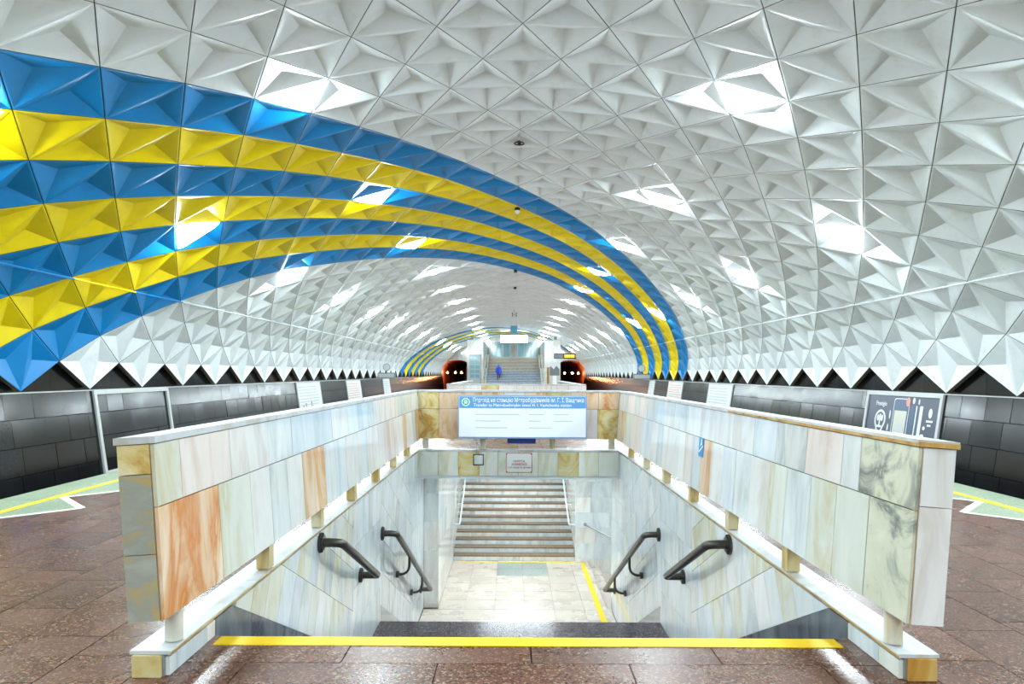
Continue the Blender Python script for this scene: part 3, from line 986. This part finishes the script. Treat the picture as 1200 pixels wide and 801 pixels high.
MB().box(xi - .018, xi + .018, -.0195, -.018, zi + .006, zi + .028).build('emblem_window', M['sign_green'], ic)
for (px, py, wd) in ((557, 485.4, 52), (620, 485.4, 18), (649, 485.4, 18), (557, 493, 30), (620, 493, 14), (649, 493, 22), (557, 501, 38), (620, 501, 26)):
    xa, za = at(px, py, YS)
    MB().box(xa, xa + wd * YS / FPX, -.008, -.006, za - .008, za + .008).build('print_line', M['grey_print'], sg)
for x in (-.73, .69):
    MB().box(x - .03, x + .03, .13, .294, z0 + .2, z0 + .26).build('bracket', M['metal'], sg)
xa, za = at(595, 514, YB - .03); xb, zb = at(628, 519, YB - .03)
bx = thing('junction_box', 'small navy box under the white and blue transfer sign', 'box', (0, YB - .12, 0))
MB().box(xa, xb, 0, .117, zb, za + .02).build('case', M['navy'], bx)
MB().box(xa + .04, xb - .04, -.01, 0, zb + .02, za).build('lid', M['navy'], bx)

fr = thing('cable_outlet', 'empty square cable frame on the greenish beam below the transfer sign', 'frame', (0, YB, 0))
xa, za = at(555, 532, YB); xb, zb = at(567.5, 545, YB)
t_ = .018
MB().box(xa, xb, -.012, 0, za - t_, za).box(xa, xb, -.012, 0, zb, zb + t_).box(xa, xa + t_, -.012, 0, zb + t_, za - t_).box(xb - t_, xb, -.012, 0, zb + t_, za - t_).build('rim', M['dark'], fr)
MB().box(xa + t_, xb - t_, -.004, -.001, zb + t_, za - t_).build('plate', M['mar_grey'], fr)
MB().tube([(xa + .07, -.02, za - .01), (xa + .07, -.035, za + .2), (xa + .05, -.16, z0 + .02)], .008, 6).build('cable', M['metal'], fr, smooth=True)

nt_ = thing('notice', 'white notice with red border and red lettering on the greenish beam', 'notice', (0, YB, 0))
xa, za = at(593.5, 530.5, YB); xb, zb = at(624, 553.5, YB)
MB().box(xa, xb, -.01, 0, zb, za).build('border', M['red_print'], nt_)
MB().box(xa + .012, xb - .012, -.013, -.01, zb + .012, za - .012).build('sheet', M['paper'], nt_)
wN = xb - xa
text('line', 'ПЕРЕХІД', M['red_print'], nt_, wN * .44, (xa + wN * .28, -.0155, za - .185), FR, .05)
text('line', 'ЗАЧИНЯЄТЬСЯ', M['red_print'], nt_, wN * .58, (xa + wN * .21, -.0155, za - .25), FR, .05)
text('line', 'о 23 годині 30 хвилин', M['dark_print'], nt_, wN * .86, (xa + wN * .07, -.0155, za - .305), FR, .042)
for cx in (xa + .02, xb - .02):
    for cz in (zb + .02, za - .02):
        MB().cyl((cx, -.013, cz), (cx, -.018, cz), .009, 8).build('screw', M['dark'], nt_)

# blue sticker on the right parapet (turned with the leaning face)
lean = math.atan2(.07, ZP1 - ZP0)
sk = thing('sticker', 'small blue sticker with white stair-lift symbol on the dark veined parapet', 'sticker', (1.985 - .0005, 7.76, ZP0), (0, lean, 0))
MB().box(-.004, -.0005, -.09, .09, .40, .61).build('sheet', M['sticker'], sk)
MB().prism([(-.0045, .07, .44), (-.0045, .07, .455), (-.0045, -.08, .535), (-.0045, -.08, .52)], (-.001, 0, 0)).build('ramp_mark', M['letter'], sk)
MB().cyl((-.0045, -.01, .585), (-.0055, -.01, .585), .013, 10).build('head_mark', M['letter'], sk)
MB().prism([(-.0045, .0, .57), (-.0045, -.022, .57), (-.0045, -.03, .535), (-.0045, .03, .52)], (-.001, 0, 0)).build('body_mark', M['letter'], sk)

# ------------------------------------------------------------------ wall frames and boards
ax = math.atan(LEAN)
def wall_pt(s, z): return s * (wx(z) - .002)
def board(name, s, y0, y1, z0, z1, label, cat, group=None):
    """a root whose local x runs along the wall (as a viewer on the platform reads it), local z up the leaning wall, local -y to the platform"""
    yref = y0 if s < 0 else y1
    t = thing(name, label, cat, (s * (wx(z0) - .004), yref, z0), (0, 0, 0), group)
    ez = Vector((s * LEAN, 0, 1)).normalized(); exv = Vector((0, 1 if s < 0 else -1, 0)); ey = ez.cross(exv)
    t.rotation_euler = Matrix((exv, ey, ez)).transposed().to_euler()
    return t, y1 - y0, (z1 - z0) * math.hypot(1, LEAN)
def frame_parts(t, W, H, fw=.1, d=.05, mat='frame'):
    for (a, b, c, e) in ((0, W, H - fw, H), (0, W, 0, fw), (0, fw, fw, H - fw), (W - fw, W, fw, H - fw)):
        tile('frame_bar', M[mat], t, a, b, -d, 0, c, e)
t, W, H = board('poster_frame', -1, 16.0, 19.45, -.75, ZT - .03, 'empty pale poster frame on the black granite wall', 'frame')
frame_parts(t, W, H)
t, W, H = board('poster_frame', 1, 15.95, 19.35, -.75, ZT - .03, 'slate-blue phone poster in a pale frame on the black granite wall', 'poster')
frame_parts(t, W, H)
MB().box(.1, W - .1, -.02, 0, .1, H - .1).build('sheet', M['poster'], t)
def flat(pts, mat, name, parent=None, d=-.022, th=-.002):
    return MB().prism([(x, d, z) for x, z in pts], (0, th, 0)).build(name, M[mat], parent or t)
# picture fields measured as fractions of the frame: fx from its far end (reader's left), fz from the top
fx = lambda f: .1 + f * (W - .2)
fz = lambda m: H - .1 - m
text('title', 'Prestigio', M['poster_white'], t, .52, (fx(.13), -.022, fz(.28)), FR, .16)
def ell(cx, cz, rx, rz, n=24): return [(cx + rx * math.cos(2 * math.pi * k / n), cz + rz * math.sin(2 * math.pi * k / n)) for k in range(n)]
cx, cz = fx(.22), fz(.66)
drop = [(cx + .27 * math.cos(a), cz + .27 * math.sin(a)) for a in [math.radians(d) for d in range(-20, 201, 20)]] + [(cx, cz - .56)]
flat(drop, 'poster_white', 'badge')
flat([(cx + (x - cx) * .76, cz + (z - cz) * .76) for x, z in drop], 'poster', 'badge_field', d=-.0245)
for ox in (-.09, .09): flat(ell(cx + ox, cz + .04, .06, .085), 'poster_white', 'badge_mark', d=-.027)
flat([(cx - .03, cz - .22), (cx + .03, cz - .22), (cx + .03, cz + .15), (cx - .03, cz + .15)], 'poster_white', 'badge_mark', d=-.027)
flat([(cx - .12, cz - .22), (cx + .12, cz - .22), (cx + .12, cz - .16), (cx - .12, cz - .16)], 'poster_white', 'badge_mark', d=-.027)
def rrect(a, b, c, e, r=.08, n=4):
    out = []
    for (qx, qz, st_) in ((b - r, e - r, 0), (a + r, e - r, 90), (a + r, c + r, 180), (b - r, c + r, 270)):
        out += [(qx + r * math.cos(math.radians(st_ + 90 * k / n)), qz + r * math.sin(math.radians(st_ + 90 * k / n))) for k in range(n + 1)]
    return out
flat(rrect(fx(.40), fx(.62), .12, fz(.06)), 'poster_white', 'phone_outline')
flat(rrect(fx(.408), fx(.612), .13, fz(.08)), 'poster_blue', 'phone_body', d=-.0245)
flat([(fx(.425), .3), (fx(.595), .3), (fx(.595), fz(.38)), (fx(.425), fz(.38))], 'poster_cream', 'phone_screen', d=-.027)
flat(ell(fx(.515), fz(.82), .13, .16), 'frame', 'screen_emblem', d=-.0295)
flat(ell(fx(.60), fz(.14), .09, .12), 'poster_red', 'rosette', d=-.0295)
for k, (a, b, c_) in enumerate(((.64, .70, 'poster_blue'), (.71, .725, 'poster_white'), (.735, .75, 'poster_blue'), (.76, .80, 'poster_white'))):
    flat(rrect(fx(a), fx(b), .12, fz(.22), .02), c_, 'phone_side')
for (a, z_, rx, rz) in ((.67, .1, .05, .08), (.74, .12, .03, .07), (.36, .5, .03, .12), (.35, .85, .03, .1), (.84, .75, .05, .05), (.83, .95, .08, .05), (.90, .38, .07, .12)):
    flat(ell(fx(a), fz(z_), rx, rz, 14), 'poster_white', 'flourish')
for z_, wd in ((.60, .26), (.70, .14), (1.12, .2)):
    flat([(fx(.90) - wd / 2, fz(z_)), (fx(.90) + wd / 2, fz(z_)), (fx(.90) + wd / 2, fz(z_) + .05), (fx(.90) - wd / 2, fz(z_) + .05)], 'poster_white', 'print_line')

def white_board(s, y0, y1, label, tint):
    t, W, H = board('notice_board', s, y0, y1, -.55, ZT - .05, label, 'notice board')
    frame_parts(t, W, H, .06, .04)
    MB().box(.06, W - .06, -.02, 0, .06, H - .06).build('sheet', M['paper'], t)
    for k in range(7):
        z = H - .25 - .14 * k
        MB().box(.25, W - .3 - .5 * rng.random(), -.022, -.02, z, z + .04).build('print_line', M[tint], t)
    if s < 0 and y0 < 33:
        for x, hh in ((.6, .4), (1.0, .5), (1.9, .55), (2.1, .35)):
            MB().box(x, x + .16, -.022, -.02, .3, .3 + hh).build('print_figure', M['grey_board'], t)
white_board(-1, 31.0, 34.8, 'white notice board with grey drawings next to the empty poster frame wall', 'grey_print')
white_board(-1, 40.3, 44.0, 'white notice board with pinkish print further along the left track wall', 'poster_red')
white_board(-1, 51.6, 54.4, 'white notice board under the wall clock housing by the far blue and yellow band', 'grey_print')
white_board(1, 31.2, 35.0, 'white notice board nearest beyond the phone poster', 'grey_print')
white_board(1, 40.3, 44.0, 'white notice board with reddish print below the yellow and blue spikes', 'poster_red')
white_board(1, 48.2, 50.2, 'narrow white notice board below the blue spikes', 'grey_print')

for s, y in ((-1, 49.9), (1, 50)):
    sd = 'left' if s < 0 else 'right'
    t = thing('display_housing', 'grey display housing with round mirror on the %s track wall ledge' % sd, 'display', (s * 9.33, y, ZT))
    MB().box(-.62, .62, -.2, .2, .0, .42).build('case', M['metal'], t)
    MB().box(-.56, .56, -.22, -.2, .08, .34).build('face', M['frame'], t)
    MB().cyl((0, 0, .42), (0, 0, .6), .03, 8).build('stem', M['rail'], t)
    MB().cyl((0, -.03, .82), (0, .03, .82), .27, 20).build('mirror', M['metal'], t)
    MB().cyl((0, -.04, .82), (0, -.03, .82), .22, 20).build('mirror_glass', M['frame'], t)
    MB().box(*sorted((s * .3, s * .75)), -.04, .04, .0, .05).build('bracket', M['rail'], t)

# ------------------------------------------------------------------ small fixtures at the crown
def crown_item(y, z, name, label, cat): return thing(name, label, cat, (0, y, z))
ZC = 1.70 + 5.278
t = crown_item(15.75, ZC + .02, 'smoke_detector', 'dark ringed smoke detector in a white crown panel', 'detector')
MB().tube([(.11 * math.cos(a), .11 * math.sin(a), .0) for a in [2 * math.pi * k / 24 for k in range(25)]], .014, 6).build('ring', M['shell'], t)
MB().cyl((0, 0, .14), (0, 0, -.04), .035, 12).build('sensor', M['dark'], t)
t = crown_item(22.0, ZC - .02, 'dome_camera', 'small white dome camera on a dark base in the yellow stripe at the crown', 'camera')
MB().cyl((0, 0, .12), (0, 0, -.02), .09, 14).build('base', M['dark'], t)
MB().tube([(0, 0, -.02), (0, 0, -.06), (0, 0, -.1), (0, 0, -.125)], [.085, .08, .055, .02], 14).build('dome', M['paper'], t, smooth=True)
for y in (35.0, 41.9):
    t = crown_item(y, ZC - .02, 'loudspeaker', 'small dark loudspeaker on the vault crown, %s behind the near painted band' % ('first' if y < 40 else 'second'), 'loudspeaker'); t['group'] = 'crown loudspeakers'
    MB().cyl((0, 0, .1), (0, 0, -.08), .08, 12).build('body', M['dark'], t)
    MB().cyl((0, 0, -.08), (0, 0, -.1), .1, 12).build('grille', M['rail'], t)
t = crown_item(57, ZC - .02, 'camera_cluster', 'cluster of four dark cameras hanging from the vault crown', 'camera')
MB().cyl((0, 0, .1), (0, 0, -.35), .03, 8).build('stem', M['metal'], t)
MB().box(-.2, .2, -.03, .03, -.38, -.33).build('bar', M['metal'], t)
for x in (-.16, .16):
    for z in (-.28, -.47):
        MB().cyl((x, -.08, z), (x, .12, z), .05, 10).build('camera', M['dark'], t)
t = crown_item(72, ZC - .02, 'hanging_sign', 'small teal sign hanging on rods from the vault crown before the far stairs', 'sign')
MB().box(-.36, .36, -.03, .03, -.95, -.25).build('panel', M['teal'], t)
for x in (-.3, .3): MB().cyl((x, 0, -.25), (x, 0, .1), .012, 6).build('rod', M['metal'], t)

# ------------------------------------------------------------------ far end of the hall
def tess(outer, holes):
    loops = [[Vector((x, z, 0)) for x, z in lp] for lp in [outer] + holes]
    allp = [p for lp in loops for p in lp]
    return allp, tessellate_polygon(loops)
outer = [(v.x + outward(i).x * .22, v.z + outward(i).z * .22) for i, v in enumerate(VTX)]
outer = [(-10.2, -1.4)] + outer + [(10.2, -1.4)]
def portal(cx):
    w2, zc = 2.15, 1.3
    pts = [(cx - w2, -1.2)] + [(cx + w2 * math.copysign(abs(math.cos(a)) ** .75, math.cos(a)), zc + 2.25 * abs(math.sin(a)) ** .75) for a in [math.pi - k * math.pi / 14 for k in range(15)]] + [(cx + w2, -1.2)]
    return pts
XP = 8.0
stairhole = [(-3.4, 3.75), (-3.4, 6.05), (3.4, 6.05), (3.4, 3.75)]
pts, tris = tess(outer, [portal(-XP), portal(XP), stairhole])
mb = MB(); mb.v = [(p.x, YEND, p.y) for p in pts]; mb.f = [tuple(t_) for t_ in tris]; mb.m = [0] * len(tris)
tag(mb.build('wall_end', M['pylon']), 'pale end wall with two dark tunnel portals and the stair opening', kind='structure')
for s in (-1, 1):
    sd = 'left' if s < 0 else 'right'
    pp = portal(s * XP)
    mb = MB()
    for a, b in zip(pp, pp[1:]):
        mb.poly([(a[0], YEND, a[1]), (b[0], YEND, b[1]), (b[0], YEND + 45, b[1]), (a[0], YEND + 45, a[1])])
    mb.poly([(x, YEND + 45, z) for x, z in pp])
    mb.box(s * XP - 2.05, s * XP + 2.05, YEND, YEND + 45, -1.4, -1.2)
    tag(mb.build('wall_tunnel_' + sd, M['tunnel']), 'dark brown lining of the %s running tunnel' % sd, kind='structure')
    for k in range(4):
        for q in (0,):
            xl = s * XP + (-1.5 + 1.0 * k); yl = YEND + 2.5 + 1.5 * (k % 2)
            zl = 1.75
            t = thing('tunnel_lamp', 'glowing orange tunnel lamp, %s from the empty-frame wall, in the portal %s' % (['first', 'second', 'third', 'fourth'][k], 'beside the service booth' if s < 0 else 'under the departure board'), 'lamp', (xl, yl, zl), group='orange lamps in the %s tunnel' % sd)
            mbb = MB(); mbb.tube([(0, 0, -.13), (0, 0, -.1), (0, 0, 0), (0, 0, .1), (0, 0, .13)], [.03, .1, .14, .1, .03], 10)
            mbb.build('bulb', M['tunnel_lamp'], t, smooth=True)
            zt2 = 3.2
            MB().cyl((0, 0, .1), (0, 0, zt2 - zl), .015, 6).build('cord', M['dark'], t)

# main stairs up to the concourse
SXW = 3.09
fs = thing('staircase', 'wide grey stairs climbing to the concourse at the far end', 'staircase', (0, 76, 0))
M['far_riser'] = granite('blue_grey_step_stone', lin(70, 84, 104), lin(104, 122, 146), lin(150, 165, 180), 40, .3, .2, .3)
def up(y0, z0, n, rise, going, mat):
    for k in range(n):
        tile('step', M[mat], fs, -SXW + .01, SXW - .01, y0 + going * k, y0 + going * (k + 1) + .02, z0 + rise * k, z0 + rise * (k + 1) - .002)
        tile('nosing', M['mar_grey'], fs, -SXW + .01, SXW - .01, y0 + going * k - .004, y0 + going * k + .06, z0 + rise * (k + 1) - .045, z0 + rise * (k + 1) + .001)
up(0, 0, 13, .15, .36, 'far_riser')
tile('landing', M['grey_stone'], fs, -SXW + .01, SXW - .01, 4.70, 6.7, 1.75, 1.95)
up(6.7, 1.95, 12, .15, .36, 'tread')
struct('floor_concourse', MB().box(-SXW, SXW, 87.02, 104, 3.45, 3.75), M['grey_stone'], 'grey floor of the concourse above the far stairs')
struct('wall_concourse', MB().box(-6, 6, 104, 104.3, 3.4, 7).box(-6, -3.6, 96.05, 104, 3.4, 7).box(3.6, 6, 96.05, 104, 3.4, 7), M['pylon'], 'pale walls of the concourse')
struct('ceiling_concourse', MB().box(-4, 4, 96.05, 104, 6.3, 6.5), M['white_rail'], 'white ceiling of the concourse')
for s in (-1, 1):
    sd = 'left' if s < 0 else 'right'
    p = thing('stair_pylon', 'pale marble pylon on the %s of the concourse stairs' % sd, 'pylon', (s * 4.3, 76, 0))
    xa, xb = -.9, .9
    MB().box(xa, xb, 0, 4.2, 0, 5.3).build('body', M['pylon'], p)
    MB().prism([(s * -.9, 4.2, 0), (s * -.9, 19.9, 0), (s * -.9, 19.9, 5.2), (s * -.9, 4.2, 5.3)], (s * .3, 0, 0)).build('flank_wall', M['pylon'], p)
    MB().box(xa - .03, xb + .03, -.03, 4.23, 5.3, 5.38).build('cap', M['coping'], p)
    for k in range(5):
        MB().box(xa, xb, -.006, 0, 1.0 * k + .97, 1.0 * k + .99).build('joint', M['frame'], p)
    rl = MB().tube([(0, 0, 1.15), (0, 4.7, 3.1), (0, 6.7, 3.1), (0, 11, 4.9)], .035, 8).build('handrail', M['rail'], p, (s * -1.05, 0, 0), smooth=True)
    for yy, zz in ((.1, .395), (4.75, 2.302), (6.6, 2.302), (10.9, 4.062)):
        MB().cyl((0, yy, zz), (0, yy, zz + .8), .025, 8).build('baluster', M['rail'], rl)
    MB().prism([(s * -1.2, 0, 0), (s * -1.2, 0, .35), (s * -1.2, 4.68, 2.3), (s * -1.2, 6.7, 2.3), (s * -1.2, 11, 4.1), (s * -1.2, 11, 0)], (s * .295, 0, 0)).build('stringer', M['pylon'], p)

# service booth beside the left pylon
t = thing('service_booth', 'glazed grey service booth with window grid before the left pylon', 'booth', (-4.25, 74.6, 0))
for (x, y) in ((-.55, 0), (.55, 0), (-.55, 1.2), (.55, 1.2)):
    MB().box(x - .05, x + .05, y - .05, y + .05, 0, 3.6).build('post', M['metal'], t)
MB().box(-.62, .62, -.07, 1.27, 3.6, 3.75).build('roof', M['metal'], t)
MB().box(-.5, .5, -.02, .02, .0, 1.1).build('lower_panel', M['metal'], t)
for k in range(5):
    MB().box(-.5, .5, -.025, .025, 1.1 + .5 * k, 1.15 + .5 * k).build('transom', M['metal'], t)
for k in (-1, 1):
    for r_ in range(5):
        MB().box(-.5 if k < 0 else .03, -.03 if k < 0 else .5, -.006, .006, 1.16 + .5 * r_, 1.59 + .5 * r_).build('pane', M['glass'], t)
MB().box(-.03, .03, -.025, .025, 1.15, 3.6).build('mullion', M['metal'], t)
for s in (-1, 1):
    t = thing('loudspeaker', 'small box loudspeaker on top of the %s pylon' % ('left' if s < 0 else 'right'), 'loudspeaker', (s * 4.6, 75.9, 5.38))
    MB().box(-.16, .16, -.1, .1, 0.06, .42).build('body', M['rail'], t)
    MB().box(-.05, .05, -.05, .05, 0, .06).build('foot', M['metal'], t)

# totem board with zigzag and LED board before the right portal
t = thing('totem_sign', 'grey board with dark zigzag peaks on a white stand beside the right portal', 'sign', (4.45, 74.4, 0))
MB().box(-.2, .2, -.1, .1, 0, 1.45).build('stand', M['paper'], t)
MB().box(-.55, .55, -.08, .08, 1.45, 2.95).build('panel', M['frame'], t)
MB().prism([(-.53, -.082, 1.48), (.53, -.082, 1.48), (.53, -.082, 2.15), (.2, -.082, 2.55), (-.1, -.082, 2.15), (-.42, -.082, 2.5), (-.53, -.082, 2.35)], (0, -.01, 0)).build('zigzag', M['grey_board'], t)
t = thing('timber_post', 'brown square post between the concourse stairs and the zigzag board', 'post', (3.75, 74.6, 0))
MB().box(-.12, .12, -.12, .12, .0, 2.3).build('shaft', M['brown'], t)
MB().box(-.15, .15, -.15, .15, 2.3, 2.36).build('cap', M['brown'], t)
t = thing('led_board', 'departure board with orange digits hanging before the right portal', 'display', (5.45, 73, 3.28))
MB().box(-1.15, 1.15, -.08, .08, 0, .56).build('case', M['dark'], t)
MB().box(-1.1, -.15, -.09, -.08, .06, .5).build('name_field', M['grey_board'], t)
for k in range(5):
    x = -.02 + .22 * k
    MB().box(x, x + .16, -.092, -.08, .12, .44).build('digit', M['led'], t)
for x in (-.9, .9): MB().cyl((x, 0, .56), (x, 0, 2.0), .02, 6).build('rod', M['metal'], t)

# concourse glazing
for cx, lb in ((-1.85, 'left glazed screen of the concourse with teal gates behind'), (1.85, 'right glazed screen of the concourse with a bright panel behind')):
    t = thing('glazed_screen', lb, 'screen', (cx, 90, 3.75))
    for x in (-1.35, -.45, .45, 1.35):
        MB().box(x - .05, x + .05, -.04, .04, 0, 2.0).build('mullion', M['metal'], t)
    MB().box(-1.4, 1.4, -.04, .04, 2.0, 2.1).build('head_rail', M['metal'], t)
    MB().box(-1.4, 1.4, -.04, .04, .0, .1).build('sill_rail', M['metal'], t)
    for x in (-.9, 0, .9):
        MB().box(x - .39, x + .39, -.008, .008, .1, 2.0).build('pane', M['glass'], t)
for k, x in enumerate((-2.6, -1.9, -1.2)):
    t = thing('ticket_gate', 'teal ticket gate behind the concourse screen, %s from the service booth' % ['first', 'second', 'third'][k], 'gate', (x, 92, 3.75), group='ticket gates')
    MB().box(-.16, .16, -.5, .5, 0, 1.0).build('body', M['teal'], t)
    MB().box(-.18, .18, -.52, .52, 1.0, 1.06).build('top', M['paper'], t)
t = thing('light_box', 'bright rectangular light panel over the concourse stairs', 'lamp', (.05, 86.5, 5.55))
MB().box(-1.75, 1.75, 0, .2, 0, .95).build('case', M['metal'], t)
MB().box(-1.7, 1.7, -.02, 0, .04, .91).build('diffuser', M['hall_light'], t)
for x in (-1.2, 1.2): MB().cyl((x, .1, .95), (x, .1, 1.35), .02, 6).build('rod', M['metal'], t)
t = thing('ceiling_lamp', 'white ceiling lamp of the concourse', 'lamp', (0, 99, 6.3))
MB().box(-2, 2, -.5, .5, -.06, 0).build('housing', M['white_rail'], t)
MB().box(-1.9, 1.9, -.45, .45, -.08, -.06).build('diffuser', M['hall_light'], t)

# person in a blue coat on the far stairs
def skin_mesh(name, verts, edges, radii, mat, parent, root=0, sub=2):
    me = bpy.data.meshes.new(name); me.from_pydata(verts, edges, [])
    o = link(name, me, parent)
    md = o.modifiers.new('skin', 'SKIN'); md.use_smooth_shade = True
    for k, r in enumerate(radii):
        me.skin_vertices[0].data[k].radius = (r[0], r[1]) if isinstance(r, tuple) else (r, r)
    me.skin_vertices[0].data[root].use_root = True
    sm = o.modifiers.new('sub', 'SUBSURF'); sm.levels = sub; sm.render_levels = sub
    bpy.context.view_layer.update()
    dg = bpy.context.evaluated_depsgraph_get()
    m2 = bpy.data.meshes.new_from_object(o.evaluated_get(dg)); m2.name = name
    o.modifiers.clear(); o.data = m2
    m2.materials.clear(); m2.materials.append(mat)
    return o
zst = 6 * .15
per = thing('person', 'person in a bright blue coat and dark trousers climbing the far stairs', 'person', (-1.72, 76 + 5.5 * .36, zst))
V = [(0, 0, .92), (0, 0, 1.15), (0, .01, 1.38), (0, .02, 1.50), (0, .03, 1.60), (0, .03, 1.70),
     (-.09, .0, .86), (-.10, .05, .48), (-.10, -.02, .08), (-.10, .12, .05),
     (.09, .02, .86), (.11, .22, .60), (.11, .20, .23), (.11, .34, .20),
     (-.18, .01, 1.38), (-.24, .02, 1.12), (-.23, .10, .88), (-.22, .13, .78),
     (.18, .01, 1.38), (.25, .0, 1.12), (.24, .06, .88), (.23, .09, .78)]
Eg = [(0, 1), (1, 2), (2, 3), (3, 4), (4, 5), (0, 6), (6, 7), (7, 8), (8, 9), (0, 10), (10, 11), (11, 12), (12, 13), (2, 14), (14, 15), (15, 16), (16, 17), (2, 18), (18, 19), (19, 20), (20, 21)]
Rr = [(.15, .11), (.14, .1), (.15, .1), .06, (.085, .1), (.08, .09), .085, .06, .045, .04, .085, .06, .045, .04, .06, .048, .038, .035, .06, .048, .038, .035]
skin_mesh('body', V, Eg, Rr, M['trouser'], per)
CV = [(0, 0, .62), (0, 0, .85), (0, 0, 1.1), (0, .01, 1.36), (0, .02, 1.5), (0, .03, 1.62), (0, .03, 1.72), (-.2, .01, 1.38), (-.26, .02, 1.12), (-.25, .10, .88), (.2, .01, 1.38), (.27, 0, 1.12), (.26, .06, .88)]
CE = [(0, 1), (1, 2), (2, 3), (3, 4), (4, 5), (5, 6), (3, 7), (7, 8), (8, 9), (3, 10), (10, 11), (11, 12)]
CR = [(.21, .17), (.2, .16), (.18, .14), (.18, .13), (.1, .1), (.115, .125), (.1, .11), .085, .068, .056, .085, .068, .056]
skin_mesh('coat', CV, CE, CR, M['coat'], per)
